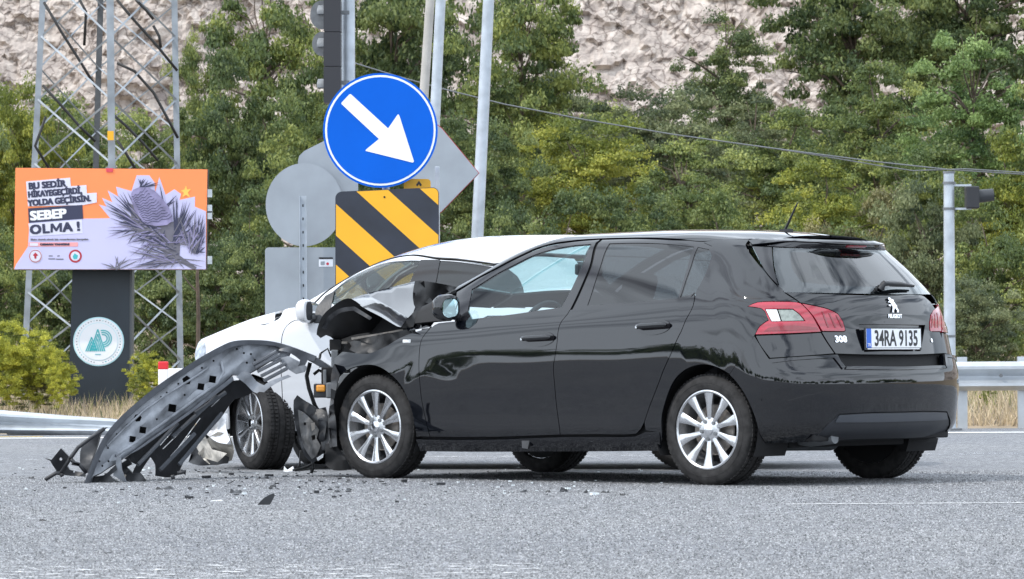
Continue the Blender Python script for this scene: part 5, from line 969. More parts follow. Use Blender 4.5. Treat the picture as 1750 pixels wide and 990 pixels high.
Bs = [(1490, 330, 58, 240, 690, 'tan', 2, 'brownish leafy bush behind the hatch of the black car'), (1590, 300, 57, 210, 700, 'pale', 0, 'pale bush left of and behind the signal post'), (1700, 340, 56, 230, 710, 'mid', 2, 'green bush behind the guardrail at the right edge'), (1670, 470, 53, 190, 700, 'pale', 0, 'low pale bush just above the guardrail'), (1380, 380, 60, 240, 680, 'mid', 0, 'bush hidden behind the rear roof of the black car'),
 (1250, 330, 62, 250, 680, 'mid', 2, 'bush above the middle of the black car roof'), (1100, 320, 62, 230, 680, 'oak', 0, 'dark bush where the two car roofs meet'), (960, 330, 62, 220, 680, 'oak', 2, 'dark bush above the white car roof'), (850, 340, 60, 200, 680, 'oak', 0, 'dark bush right of the steel lamp pole foot'),
 (700, 380, 62, 200, 680, 'mid', 2, 'bush behind the striped board'), (580, 380, 60, 190, 690, 'mid', 0, 'bush behind the grey rectangular sign back'), (440, 330, 60, 200, 690, 'oak', 2, 'dark bush between billboard and grey signs'), (370, 400, 59, 170, 700, 'oak', 0, 'dark bush above the white car bonnet'), (290, 400, 60, 190, 700, 'oak', 2, 'dark bush behind the right foot of the mast'),
 (200, 420, 62, 200, 700, 'oak', 0, 'dark bush behind the dark pylon'), (90, 400, 62, 200, 700, 'oak', 2, 'dark bush behind the left foot of the mast'), (-10, 380, 60, 180, 700, 'mid', 0, 'bush at the left edge above the weeds')]
for a in Bs: tree(*a, name='bush', cat='bush', group='bushes along the foot of the slope')
Ws = [(5, 552, 44.6, 110, 705, 'weed', 2, 'broad yellow-green weed bush cut by the left edge above the guardrail'), (62, 560, 44.8, 100, 705, 'weed', 0, 'yellow-green weed bush between the left edge and the dark pylon'), (105, 600, 44.4, 60, 705, 'weed', 2, 'lower yellow-green weeds touching the left side of the pylon'), (250, 600, 46.5, 70, 700, 'weed', 0, 'yellow-green weeds behind the red-topped marker post'), (25, 548, 46, 130, 700, 'lime', 4, 'yellow-green weed bush at the left edge above the guardrail'), (85, 575, 45.4, 90, 700, 'lime', 4, 'yellow-green weed bush touching the dark pylon'), (240, 618, 46, 60, 700, 'lime', 4, 'small weed bush right of the dark pylon'), (1690, 655, 45.5, 60, 735, 'lime', 4, 'small green weed under the guardrail on the right'), (60, 630, 45, 120, 705, 'tan', 4, 'dry brownish weeds at the foot of the left weed bush'), (-20, 600, 45, 90, 705, 'pale', 4, 'pale weeds cut by the left edge')]
for a in Ws: tree(*a, name='weed_bush', cat='weeds', group='weeds along the verge', wood=False)
# dry grass on the verge
def grass(name, x0, x1, y0, y1, n, h0, h1, c1, c2, seed, label):
    g = np.random.default_rng(seed); X = g.uniform(x0, x1, n); Y = g.uniform(y0, y1, n); cl = .5+.5*np.sin(X*2.1+3*np.sin(Y*1.3)); H = (h0+(h1-h0)*g.random(n)**1.5)*(.45+.75*cl); Zb = hgt(X, Y)-.02; a = g.uniform(0, 6.28, n); l = g.normal(0, .35, (n, 2))*H[:, None]; w_ = .006+.006*g.random(n)
    P0 = np.stack([X-np.cos(a)*w_, Y-np.sin(a)*w_, Zb], 1); P1 = np.stack([X+np.cos(a)*w_, Y+np.sin(a)*w_, Zb], 1); P2 = np.stack([X+l[:, 0], Y+l[:, 1], Zb+H], 1)
    V = np.stack([P0, P1, P2], 1).reshape(-1, 3); me = bpy.data.meshes.new(name); me.vertices.add(3*n); me.vertices.foreach_set('co', V.ravel()); me.loops.add(3*n); me.loops.foreach_set('vertex_index', np.arange(3*n, dtype=np.int32)); me.polygons.add(n); me.polygons.foreach_set('loop_start', np.arange(0, 3*n, 3, dtype=np.int32)); me.update(calc_edges=True)
    at_ = me.attributes.new('tone', 'FLOAT', 'FACE'); at_.data.foreach_set('value', g.random(n).astype(np.float32)); me.materials.append(leafmat(name+'_blades', c1, c2, .25, .7)); o = bpy.data.objects.new(name, me); COL.objects.link(o); return tag(o, label, 'grass', kind='stuff')
grass('dry_grass', -10, 9, 42.3, 52, 90000, .04, .26, (.46, .36, .23), (.72, .60, .42), 1, 'dry straw-coloured grass on the verge beyond the guardrail')
grass('green_weeds', -10, 9, 43.3, 54, 16000, .05, .32, (.18, .19, .07), (.36, .36, .14), 2, 'greenish weeds mixed into the dry verge grass')
# woodland on the other sides of the road (seen mirrored in the paint)
g = random.Random(5); V = []; Fc = []
cw = []; 
for i in range(150):
    a = math.radians(g.uniform(95, 445)) if 0 else math.radians(g.uniform(-205, 25)); rr = g.uniform(130, 160); cw.append((math.cos(a)*rr, math.sin(a)*rr, g.uniform(1.0, 5.0)))
me = leafmesh('woodland', cw, [4.5]*150, 40000, .7, 77); me.materials.append(LEAVES['oak']); wo = bpy.data.objects.new('woodland', me); COL.objects.link(wo); tag(wo, 'distant woodland on the far sides of the road', 'woodland', kind='stuff')
# ------------------------------------------------------------------ roadside furniture
def rrect(x0, y0, x1, y1, r, n=5):
    P = []
    for cx, cy, a0 in ((x1-r, y1-r, 0), (x0+r, y1-r, 90), (x0+r, y0+r, 180), (x1-r, y0+r, 270)):
        for i in range(n+1): a = math.radians(a0+90*i/n); P.append((cx+math.cos(a)*r, cy+math.sin(a)*r))
    return P
class Plane:                                     # a flat upright board at depth D; local x to the right, y up, seen in photo pixels
    def __init__(s, root, D, org): s.D, s.org, s.root, s.s = D, np.asarray(org, float), root, scl(D)
    def pt(s, px, py, dz=0): p = at(px, py, s.D)-s.org; p[1] -= dz; return p
    def poly(s, name, pts, m, dz=0, th=.003, parent=None, simple=False):
        q = MB(); n = len(pts); F_ = [s.pt(x, y, dz) for x, y in pts]; Bk = [s.pt(x, y, dz-th) for x, y in pts]
        P2 = [(p[0], p[2]) for p in F_]; VV, Fc, bd = fill(P2, 99.0)
        y0 = F_[0][1]
        k = len(VV); V = [(a, y0, b) for a, b in VV]+[(a, y0+th, b) for a, b in VV]
        q.add(V, [tuple(f) for f in Fc]+[tuple(x+k for x in f[::-1]) for f in Fc]+[(a, a+k, b+k, b) for a, b in bd]); return q.build(name, m, parent or s.root)
def disc(cx, cy, r, n=56, ry=None): return [(cx+r*math.cos(2*math.pi*i/n), cy+(ry or r)*math.sin(2*math.pi*i/n)) for i in range(n)]
def pole(name, label, px0, py0, px1, py1, D, wpx, m, cat='pole', base=True, r1=None, parts=True):
    """round pole: the line through two photo points at depth D, taken down to the ground"""
    a = at(px0, py0, D); b = at(px1, py1, D); t = (a-b)/(a[2]-b[2]); gz = float(hgt(0, D)) if D > 41.3 else 0; foot = b+t*(gz-b[2]); topp = b+t*(max(a[2], 0)-b[2]); r = wpx/2/scl(D)
    th = thing(name, label, cat, foot); q = MB(); n = 8; q.tube([(topp-foot)*i/n for i in range(n+1)], [r*1.12+(r*.95-r*1.12)*i/n for i in range(n+1)], 18); q.build('pole_shaft', m, th, sharp=50)
    f = MB(); f.box((0, 0, .012), (r*4, r*4, .02)); f.build('base_plate', STEELD, th, bevel=.004); return th, foot, topp, r
BLUE = mat('sign_blue', (.0, .105, .56), .55, spec=.15, noise=.05, nscale=3); YEL = mat('sign_yellow', (.80, .40, .012), .4, noise=.05, nscale=3); NAVYB = mat('sign_black', (.018, .022, .035), .4, noise=.3, nscale=4); SWHITE = mat('sign_white', (.80, .82, .86), .35)
# guide sign post with blue disc and striped board
D = 32.0; foot = at(661, 600, D+.1); foot[2] = 0
post = thing('sign_post', 'grey post carrying the blue arrow disc and striped board', 'post', foot); q = MB(); q.tube([(0, 0, 0), (0, 0, at(661, 135, D)[2])], .03, 14); q.build('pole_shaft', STEEL, post, sharp=50); q = MB(); q.box((0, 0, .01), (.2, .2, .02)); q.build('base_plate', STEELD, post)
o_ = at(650, 223, D); bs_ = thing('direction_sign', 'round blue sign with white arrow pointing down to the right', 'traffic sign', o_); P = Plane(bs_, D, o_)
P.poly('sign_plate', disc(650, 223, 98), BLUE, 0, .02); P.poly('white_ring', disc(650, 223, 94.5), SWHITE, .0025, .002); P.poly('blue_face', disc(650, 223, 91), BLUE, .005, .002)
C4 = lambda *p: [(430+a/3.3, b/3.3) for a, b in p]
P.poly('arrow', C4((560, 532), (770, 725), (822, 650), (828, 645), (834, 655), (916, 912), (908, 918), (643, 852), (645, 845), (718, 785), (507, 588), (507, 580), (553, 532)), SWHITE, .008, .002)
q = MB(); q.box((.05, .035, .1), (.5, .03, .04)); q.box((.05, .035, -.15), (.5, .03, .04)); q.build('mounting_rail', STEEL, bs_)
o_ = at(662, 400, D-.02); sb_ = thing('striped_board', 'square black and yellow diagonally striped warning board under the blue disc', 'traffic sign', o_); P = Plane(sb_, D-.02, o_)
def brd(x, y): return (x, y-(x-573)*.045)        # the board hangs slightly askew
base = [brd(x, y) for x, y in rrect(573, 328, 750, 560, 11)]
P.poly('board_plate', base, NAVYB, 0, .015)
def clip(poly, a, b):                            # keep the side of line a->b where cross>=0
    out = []; n = len(poly); f = lambda p: (b[0]-a[0])*(p[1]-a[1])-(b[1]-a[1])*(p[0]-a[0])
    for i in range(n):
        p, q_ = poly[i], poly[(i+1) % n]; fp, fq = f(p), f(q_)
        if fp >= 0: out.append(p)
        if fp*fq < 0: t = fp/(fp-fq); out.append((p[0]+(q_[0]-p[0])*t, p[1]+(q_[1]-p[1])*t))
    return out
C5 = lambda a, b: (430+a/3.536, 280+b/3.536)
inner_b = [brd(x, y) for x, y in rrect(574.2, 329, 749, 559, 10)]; sl = (100, 90)
def band(p, q_):
    r_ = inner_b
    if p: r_ = clip(r_, (p[0]+sl[0], p[1]+sl[1]), p)
    if q_: r_ = clip(r_, q_, (q_[0]+sl[0], q_[1]+sl[1]))
    return r_
l1, l2, l3, l4, l5, l6 = C5(625, 160), C5(815, 150), C5(1000, 135), C5(500, 235), C5(505, 430), C5(512, 612)
l7 = C5(512, 800)
for hi, lo in ((l2, l1), (None, l3), (l5, l4), (l7, l6)):
    r_ = band(hi if hi else None, lo if lo else None) if 1 else None
    # band() keeps points below line p and above line q
    r1_ = inner_b; r1_ = clip(r1_, lo, (lo[0]+sl[0], lo[1]+sl[1])) if lo in (l4, l6) else r1_
    if lo in (l4, l6): r1_ = clip(r1_, (hi[0]+sl[0], hi[1]+sl[1]), hi)
    if lo == l1: r1_ = clip(clip(r1_, (l1[0]+sl[0], l1[1]+sl[1]), l1), l2, (l2[0]+sl[0], l2[1]+sl[1]))
    if lo == l3: r1_ = clip(r1_, (l3[0]+sl[0], l3[1]+sl[1]), l3)
    if len(r1_) > 2: P.poly('yellow_stripe', r1_, YEL, .003, .002)
for x, y in ((657, 337), (657, 450)): P.poly('bolt', disc(x, y, 1.8, 8), DARKPL, .006, .003)
o_ = at(712, 320, D+.12); yb = thing('yellow_plate', 'yellow plate with black mark peeping out behind the striped board', 'traffic sign', o_); P = Plane(yb, D+.12, o_); P.poly('plate', rrect(690, 306, 736, 420, 6), YEL, 0, .01); P.poly('mark', [(711, 316), (716, 309), (721, 316), (719, 319), (716, 315), (713, 319)], BLACKP, .003, .002)
# grey sign backs
def back(name, label, pts, D, org, m=SIGNBACK, th=.018, rails=(), rim=None):
    o = at(*org, D); t = thing(name, label, 'traffic sign', o); Q = Plane(t, D, o); Q.poly('sign_plate', pts, m, 0, th)
    if rim: Q.poly('sign_rim', [(org[0]+(x-org[0])*rim[0], org[1]+(y-org[1])*rim[0]) for x, y in pts], rim[1], -th-.001, .004)
    for x0, y0, x1, y1 in rails: Q.poly('stiffener', [(x0, y0), (x1, y0), (x1, y1), (x0, y1)], STEEL, .02, .02)
    return t, Q
t, Q = back('round_sign_back', 'large round grey sign seen from behind, left of the striped board', disc(520, 350, 66, ry=71), 34.0, (520, 350))
t, Q = back('rounded_sign_back', 'grey rounded sign back overlapping the round one, behind the traffic light pole', [(556, 240), (568, 232), (590, 234), (612, 250), (612, 378), (590, 382), (560, 382), (552, 376), (512, 290), (509, 277), (511, 267), (520, 258)], 34.1, (560, 310), th=.015)
t, Q = back('rectangular_sign_back', 'grey rectangular sign back with a small white sticker', rrect(453, 423, 580, 560, 6), 33.9, (515, 480)); Q.poly('sticker', [(545, 441), (569, 441), (569, 456), (545, 456)], SWHITE, .003, .002); Q.poly('sticker_band', [(545, 440), (569, 440), (569, 443), (545, 443)], BLACKP, .006, .002); Q.poly('sticker_mark', disc(560, 451, 2.4, 10), mat('red_print', (.6, .03, .06), .5), .006, .001); Q.poly('sticker_mark', [(548, 447), (555, 447), (555, 453), (548, 453)], SIGNBACK, .006, .001)
foot = at(519, 600, 33.8); foot[2] = 0; cp_ = thing('channel_post', 'perforated steel channel post in front of the round grey sign back', 'post', foot); zt = at(519, 335, 33.8)[2]
for x in (-.026, .026): q = MB(); q.box((x, -.012, zt/2), (.006, .03, zt)); q.build('channel_flange', STEEL, cp_)
q = MB(); q.box((0, .004, zt/2), (.058, .006, zt)); q.build('channel_web', STEEL, cp_)
for i in range(14): q = MB(); q.box((0, -.0005, zt-.08-i*.11), (.010, .003, .022)); q.build('post_hole', DARKPL, cp_)
foot = at(749, 600, 32.6); foot[2] = 0; cp_ = thing('thin_post', 'thin pale post edge showing right of the striped board', 'post', foot); q = MB(); q.box((0, 0, .9), (.028, .03, at(749, 318, 32.6)[2]*2-1.8)) if 0 else q.box((0, 0, at(749, 285, 32.6)[2]/2), (.036, .03, at(749, 285, 32.6)[2])); q.build('post_shaft', STEEL, cp_, bevel=.004)
RED = mat('sign_red', (.42, .02, .035), .4)
t, Q = back('diamond_sign_back', 'grey diamond-shaped sign back with red edge, right of the blue disc', [(746, 213), (755, 220), (818, 296), (755, 361), (748, 366), (690, 300), (690, 285)], 35.6, (752, 292), rim=(1.022, RED))
# poles
pole('signal_pole', 'thick galvanised pole carrying the black traffic light', 595, -60, 595, 325, 34.4, 24, STEEL)
pole('lamp_pole', 'tall galvanised pole right of the blue disc, leaning slightly', 838, -60, 816, 400, 37.0, 20, STEEL)
pole('concrete_pole', 'brownish concrete pole behind the blue disc, left of its steel neighbour', 738, -40, 722, 200, 41.0, 16, CONC)
pole('steel_pole', 'grey steel pole just right of the concrete pole above the diamond sign', 755, -40, 743, 210, 38.5, 18, STEEL)
# traffic light seen from the side
o_ = at(568, 80, 34.1); tl = thing('traffic_light', 'tall black traffic light housing facing left at the top of the picture', 'traffic light', o_); Q = Plane(tl, 34.1, o_)
for i, (y0, y1) in enumerate(((-70, -3), (-2, 54), (55, 113), (114, 176))): Q.poly('lamp_housing', rrect(553, y0, 582, y1, 2), mat('signal_housing', (.022, .022, .026), .45) if i == 0 else bpy.data.materials['signal_housing'], 0, .22)
VIS = mat('faded_visor', (.17, .18, .19), .6, noise=.2)
for y in (-20, 20, 76, 146):
    q = MB(); c = Q.pt(553, y); s = Q.s; n = 14; rr = 16/s; V = []
    for dx, k in ((0, 1), (-.05, .98), (-12/s, .62)):
        for j in range(n): a = math.pi*j/(n-1); V.append((c[0]+dx, c[1]+.11+math.cos(a)*rr*.95, c[2]+math.sin(a)*rr*k-rr*.2))
    q.add(V, [(i*n+j, i*n+j+1, (i+1)*n+j+1, (i+1)*n+j) for i in range(2) for j in range(n-1)]); q.build('lamp_visor', VIS, tl, smooth=True)
for y, r in ((22, 25), (72, 21)): Q.poly('round_backboard', disc(548, y, r*.8, 24, ry=r), VIS, -.20, .01)
q = MB(); q.box(Q.pt(586, 20, -.1), (.10, .04, .03)); q.box(Q.pt(586, 140, -.1), (.10, .04, .03)); q.build('pole_bracket', STEELD, tl)
# small signal post at the right
th, foot, topp, r = pole('signal_post', 'short galvanised post at the right holding a small signal', 1621.5, 295, 1623, 600, 40.3, 19, STEEL); q = MB(); q.tube([topp-foot-[0, 0, .01], topp-foot+[0, 0, .012]], r*1.08, 18); q.build('post_cap', STEELD, th)
for y in (313, 357, 575): q = MB(); c = at(1622, y, 40.3)-foot; q.tube([c-[0, 0, .012], c+[0, 0, .012]], r*1.15, 18); q.build('clamp_band', STEELD, th)
o_ = at(1661, 338, 40.3); sg_ = thing('small_signal', 'small dark signal head with round hood on the right-hand post', 'traffic light', o_); Q = Plane(sg_, 40.3, o_); q = MB(); q.box((0, 0, 0), (22/Q.s, .22, 38/Q.s)); q.build('signal_box', mat('signal_grey', (.018, .019, .023), .5), sg_, bevel=.012)
q = MB(); q.tube([Q.pt(1671, 336), Q.pt(1698, 333)], [11.5/Q.s, 10.5/Q.s], 20, caps=True); q.build('signal_hood', mat('hood_grey', (.03, .033, .038), .5), sg_, sharp=50)
q = MB(); q.box(Q.pt(1640, 317), (40/Q.s, .03, .02)); q.box(Q.pt(1640, 357), (40/Q.s, .03, .02)); q.build('signal_arm', STEEL, sg_)
# overhead cables
def cable(pts, D, r, label): q = MB(); q.tube([at(x, y, D) for x, y in pts], r, 5); o = q.build('overhead_cable', mat('cable_grey', (.13, .14, .15), .5) if 'cable_grey' not in bpy.data.materials else bpy.data.materials['cable_grey'], smooth=True); tag(o, label, 'cable', 'overhead cables')
cable([(600, 106), (612, 110), (680, 131), (760, 153), (860, 178), (1000, 205), (1150, 230), (1300, 251), (1500, 277), (1620, 290), (1760, 299), (1900, 304)], 50, .009, 'long overhead cable sagging from the traffic light to the right edge')
cable([(1290, 249), (1400, 266), (1500, 283), (1560, 292), (1650, 289), (1760, 296), (1900, 300)], 50, .008, 'lower strand of cable splitting off above the right-hand post')
# guardrails
def wprof(h=.31, d=.08): return [(0, h/2), (-d*.25, h*.47), (-d, h*.34), (-d, h*.24), (-.15*d, h*.08), (0, 0), (-.15*d, -h*.08), (-d, -h*.24), (-d, -h*.34), (-d*.25, -h*.47), (0, -h/2)]
def rail_loft(name, st, m, parent):
    V = []; n = 11
    for x, y, z, sc_, tilt in st:
        for d, h in wprof(.31*sc_): c, s = math.cos(tilt), math.sin(tilt); V.append((x, y+d*c+h*s, z+h*c-d*s*.3))
    o = MB(); k = len(st); V2 = V+[(a, b+.004, c_) for a, b, c_ in V]; nn = len(V)
    F_ = [(i*n+j, (i+1)*n+j, (i+1)*n+j+1, i*n+j+1) for i in range(k-1) for j in range(n-1)]; o.add(V2, F_+[tuple(x+nn for x in f[::-1]) for f in F_]+[(i*n, i*n+nn, (i+1)*n+nn, (i+1)*n) for i in range(k-1)]); return o.build(name, m, parent, sharp=35)
GR = mat('guardrail_steel', (.50, .53, .56), .38, metal=.6, noise=.15, nscale=4)
gr = thing('guardrail', 'corrugated steel guardrail at the right edge behind the black car', 'guardrail', (0, 0, 0)); x0 = at(1540, 640, 41.6)[0]; zc = at(1690, 643, 41.6)[2]
rail_loft('rail_beam', [(x, 41.6, zc, .95, 0) for x in np.arange(x0, x0+8, .5)], GR, gr)
for px in (1643, 1746, 1850): x = at(px, 640, 41.8)[0]; q = MB(); q.box((x, 41.72, .35), (.10, .012, .74)); q.box((x-.045, 41.75, .35), (.008, .07, .74)); q.box((x, 41.65, zc), (.09, .09, .2)); q.build('rail_post', GR, gr)
for px in (1711,): c = at(px, 642, 41.5); q = MB(); q.lathe([(.001, -.03), (.018, -.03), (.02, 0)], 10, c=c+[0, .03, 0]); q.build('rail_bolt', STEELD, gr)
gl_ = thing('guardrail_end', 'low guardrail end turned down into the ground at the left edge', 'guardrail', (0, 0, 0))
def zx(px, py): p = at(px, py, 40.6); return p[0], p[2]
st = []
for px, ytop, ybot, tilt in ((-260, 668, 716, 0), (-120, 690, 734, 0), (0, 701, 741, .05), (60, 706, 742, .25), (120, 711, 743, .6), (190, 716, 744, .85), (260, 726, 745, 1.15), (330, 738, 746, 1.4)):
    x, zt_ = zx(px, ytop); _, zb_ = zx(px, ybot); sc_ = (zt_-zb_)/.31/max(.45, math.cos(tilt)); st.append((x, 40.6, (zt_+zb_)/2, max(sc_, .35), tilt))
rail_loft('rail_beam', st, GR, gl_)
q = MB(); a, b = zx(10, 738)[0], zx(330, 738)[0]; q.box(((a+b)/2, 40.75, .045), (b-a, .16, .10)); q.build('concrete_footing', CONC, gl_, bevel=.01)
for px in (-200, -40): x = zx(px, 720)[0]; q = MB(); q.box((x, 40.72, .15), (.1, .05, .4)); q.build('rail_post', GR, gl_)
# marker post and white box
o_ = at(279, 660, 43); o_[2] = .1; mk = thing('marker_post', 'white marker post with red top behind the torn bumper', 'marker post', o_); Q = Plane(mk, 43, o_); q = MB(); c0 = Q.pt(279, 631); c1 = Q.pt(279, 700); q.box(((c0[0]+c1[0])/2, 0, (c0[2]+c1[2])/2), (.10, .07, c0[2]-c1[2])); q.build('post_body', WHITE, mk, bevel=.01); c0 = Q.pt(279, 618); c1 = Q.pt(279, 632); q = MB(); q.box((c0[0], 0, (c0[2]+c1[2])/2), (.105, .075, c0[2]-c1[2])); q.build('red_cap', mat('marker_red', (.65, .02, .03), .4), mk, bevel=.012)
o_ = at(303, 660, 43.3); o_[2] = .1; mk = thing('white_box', 'white cabinet beside the red-topped marker post', 'cabinet', o_); Q = Plane(mk, 43.3, o_); c0 = Q.pt(303, 630); c1 = Q.pt(303, 700); q = MB(); q.box((c0[0], .1, (c0[2]+c1[2])/2), (.20, .2, c0[2]-c1[2])); q.build('cabinet_body', WHITE, mk, bevel=.01)
sp_ = thing('sapling', 'thin bare sapling stem right of the lattice mast', 'tree', at(338, 690, 48)*[1, 1, 0]+[0, 0, .15]); q = MB(); b0 = at(338, 690, 48); b0[2] = .15; q.tube([at(x, y, 48)-b0 for x, y in ((337, 690), (338, 600), (339, 540), (337, 470), (340, 430))], [.03, .027, .024, .02, .014], 7); q.build('trunk', BARK, sp_, smooth=True); q = MB(); q.tube([at(x, y, 48)-b0 for x, y in ((338, 500), (325, 487), (312, 470))], [.012, .009, .005], 5); q.build('twig', BARK, sp_)
# ---- lattice mast
Dm = 50.; tw = thing('lattice_mast', 'galvanised steel lattice mast behind the billboard', 'mast', at(188, 690, Dm)*[1, 1, 0]+[0, 0, .2]); TO = np.array(tw.location)
def zy(y): return y
def leg(px0, px1, y0, y1, D): return lambda y: at(px0+(px1-px0)*(y-y0)/(y1-y0), y, D)
LEG = {'l': leg(73, 45, 0, 560, 50.2), 'c': leg(188, 191, 0, 290, 49.1), 'r': leg(298, 308, 0, 600, 50.2), 'b': leg(172, 164, 0, 280, 51.2)}
def ang(p, q_, w_, m, nm, par, tw_=0):
    p, q_ = p-TO, q_-TO; d = (q_-p)/np.linalg.norm(q_-p); s = np.cross(d, [0, 1, 0]); s /= np.linalg.norm(s); f = np.cross(s, d); o = MB()
    V = []
    for e in (p, q_):
        for a, b in ((0, 0), (w_, 0), (w_, .006), (.006, .006), (.006, w_), (0, w_)): V.append(e+s*(a-w_/2)+f*b)
    o.add(V, [(i, (i+1) % 6, 6+(i+1) % 6, 6+i) for i in range(6)]+[(0, 5, 4, 3, 2, 1), (6, 7, 8, 9, 10, 11)]); return o.build(nm, m, par)
MS = mat('mast_steel', (.27, .30, .33), .6, metal=.1, noise=.25, nscale=5); MSD = mat('mast_steel_shaded', (.07, .075, .08), .6, noise=.2)  # second steel is the same metal with the back leg's shade painted in
for k, m_ in (('l', MS), ('r', MS), ('c', MS), ('b', MSD)): ang(LEG[k](-170), LEG[k](720), .074 if k != 'c' else .088, m_, 'mast_leg', tw)
ys_ = [-154, -46, 62, 170, 280, 390, 500, 615, 720]
for i in range(len(ys_)-1):
    for a, b, m_, w_ in (('l', 'c', MS, .023), ('c', 'r', MS, .023), ('l', 'b', MS, .018), ('b', 'r', MS, .018)):
        of = 54 if 'b' in (a, b) else 0; ang(LEG[a](ys_[i]+of), LEG[b](ys_[i+1]+of), w_, m_, 'brace', tw); ang(LEG[b](ys_[i]+of)+[0, .03, 0], LEG[a](ys_[i+1]+of)+[0, .03, 0], w_, m_, 'brace', tw)
q = MB(); q.box(at(189, 232, 48.99)-TO, (.075, .012, .11)); q.build('yellow_tag', YEL, tw)
for pts in (((75, 4), (105, 55), (140, 110), (163, 148)), ((73, 146), (100, 175), (135, 215), (163, 242)), ((200, 0), (225, 30), (268, 78), (303, 121)), ((200, 108), (230, 122), (262, 158), (285, 200), (304, 236)), ((192, 195), (215, 215), (245, 245), (270, 275)), ((232, 0), (250, 18), (262, 33)), ((136, 0), (147, 20), (144, 78)), ((200, 240), (215, 262), (232, 290)), ((262, 44), (272, 62), (275, 82)), ((85, 290), (60, 250), (78, 200))):
    q = MB(); q.tube([at(x, y, 49.6)-TO for x, y in pts], .017, 6); q.build('hanging_cable', WIRE, tw, smooth=True)
# ---- pylon and billboard
Dp = 47.0; o_ = at(170, 697, Dp); o_[2] = .12; py_ = thing('dark_pylon', 'dark slate advertising pylon with a round turquoise logo', 'pylon', o_); Q = Plane(py_, Dp, o_)
SLATE = mat('slate_panel', (.014, .022, .032), .5, noise=.25, nscale=2); Q.poly('pylon_body', [(124, 455), (222, 455), (220, 712), (116, 712)], SLATE, 0, .3); Q.poly('pylon_edge', [(222, 455), (226, 455), (224, 712), (220, 712)], mat('edge_grey', (.08, .09, .10), .5), -.01, .28)
TEAL = mat('teal_print', (.05, .42, .46), .4); CX, CY = 168.5, 584
LB = mat('pale_blue_print', (.48, .74, .80), .4)
Q.poly('logo_disc', disc(CX, CY, 43.5, 48, 42), LB, .004, .003); Q.poly('logo_disc_inner', disc(CX, CY, 41.5, 48, 40), SWHITE, .008, .002); Q.poly('logo_ring', disc(CX, CY, 33.5, 48, 32.5), LB, .0105, .001); Q.poly('logo_field', disc(CX, CY, 32.8, 48, 31.8), SWHITE, .013, .001)
cm = lambda a, b: (a/3.807, 500+b/3.807)
for k in range(4):
    w0 = 44-k*13; Q.poly('logo_stripe', [cm(*p) for p in ((637-w0-6, 383), (637-w0*.1, 240+k*30), (637+w0*.1, 240+k*30), (637+w0+6, 383), (637+w0-3, 383), (637, 252+k*30), (637-w0+3, 383))], TEAL, .016, .001)
for k in range(3):
    w0 = 36-k*13; Q.poly('logo_stripe', [cm(*p) for p in ((595-w0-4, 383), (594, 290+k*26), (600, 290+k*26), (595+w0+4, 383), (595+w0-4, 383), (597, 302+k*26), (595-w0+4, 383))], TEAL, .018, .001)
for r1, r2 in ((57, 50), (44, 36), (30, 22)):
    pts = [cm(672+r1*math.cos(t), 300+r1*math.sin(t)) for t in np.linspace(-math.pi/2-.3, math.pi/2, 14)]+[cm(672+r2*math.cos(t), 300+r2*math.sin(t)) for t in np.linspace(math.pi/2, -math.pi/2-.3, 14)]; Q.poly('logo_arc', pts, TEAL, .017, .001)
Q.poly('logo_caption', [cm(620, 399), cm(657, 399), cm(657, 407), cm(620, 407)], mat('caption_teal', (.25, .5, .55), .5), .016, .001)
r_ = random.Random(9)
for i in range(46):
    t = 2*math.pi*i/46; 
    if 1.45 < t < 1.7: continue
    c = (CX+37.3*math.cos(t), CY+36.2*math.sin(t)); a, b = r_.choice(((1.1, .5), (.8, .9), (1.2, .8), (.5, 1.1))); Q.poly('ring_letter', [(c[0]-a, c[1]-b), (c[0]+a, c[1]-b), (c[0]+a*.5, c[1]+b), (c[0]-a, c[1]+b)], STEELD if i % 3 else TEAL, .0105, .001)
Db = 46.7; o_ = at(190, 375, Db); bb = thing('billboard', 'wide orange and lilac billboard with a cedar cone and large lettering', 'billboard', o_); Q = Plane(bb, Db, o_); cb = lambda a, b: (a/3.959, 270+b/3.959)
PB_ = lambda *p: [cb(*q) for q in p]
ORA = mat('print_orange', (.95, .26, .085), .45, noise=.04, nscale=1); LIL = mat('print_lilac', (.52, .51, .74), .45, noise=.04, nscale=1); INK = mat('print_ink', (.03, .033, .075), .45); PURP = mat('print_purple', (.23, .21, .36), .45, noise=.3, nscale=9); GRP = mat('print_grey', (.14, .135, .17), .45); LIW = mat('print_white', (.66, .66, .78), .45)
Q.poly('board_back', PB_((105, 66), (1405, 76), (1395, 757), (92, 757)), BLKPL, -.012, .22); Q.poly('board_face', PB_((105, 68), (1403, 78), (1393, 755), (94, 755)), ORA, 0, .008)
Q.poly('lilac_field', PB_((190, 600), (200, 440), (230, 418), (745, 408), (668, 315), (720, 330), (690, 270), (760, 300), (728, 220), (800, 262), (785, 195), (890, 225), (925, 118), (1010, 118), (1045, 165), (1050, 235), (1078, 130), (1120, 250), (1180, 212), (1225, 245), (1215, 285), (1320, 262), (1318, 330), (1394, 362), (1393, 754), (96, 754), (110, 720)), LIL, .003, .002)
Q.poly('text_backing', PB_((176, 160), (475, 134), (480, 192), (585, 184), (588, 240), (655, 236), (655, 302), (560, 320), (190, 328)), LIW, .006, .001); Q.poly('text_backing', PB_((190, 342), (558, 318), (563, 412), (196, 440)), INK, .0065, .001); Q.poly('text_backing', PB_((192, 445), (555, 418), (560, 510), (205, 530)), LIW, .0062, .001)
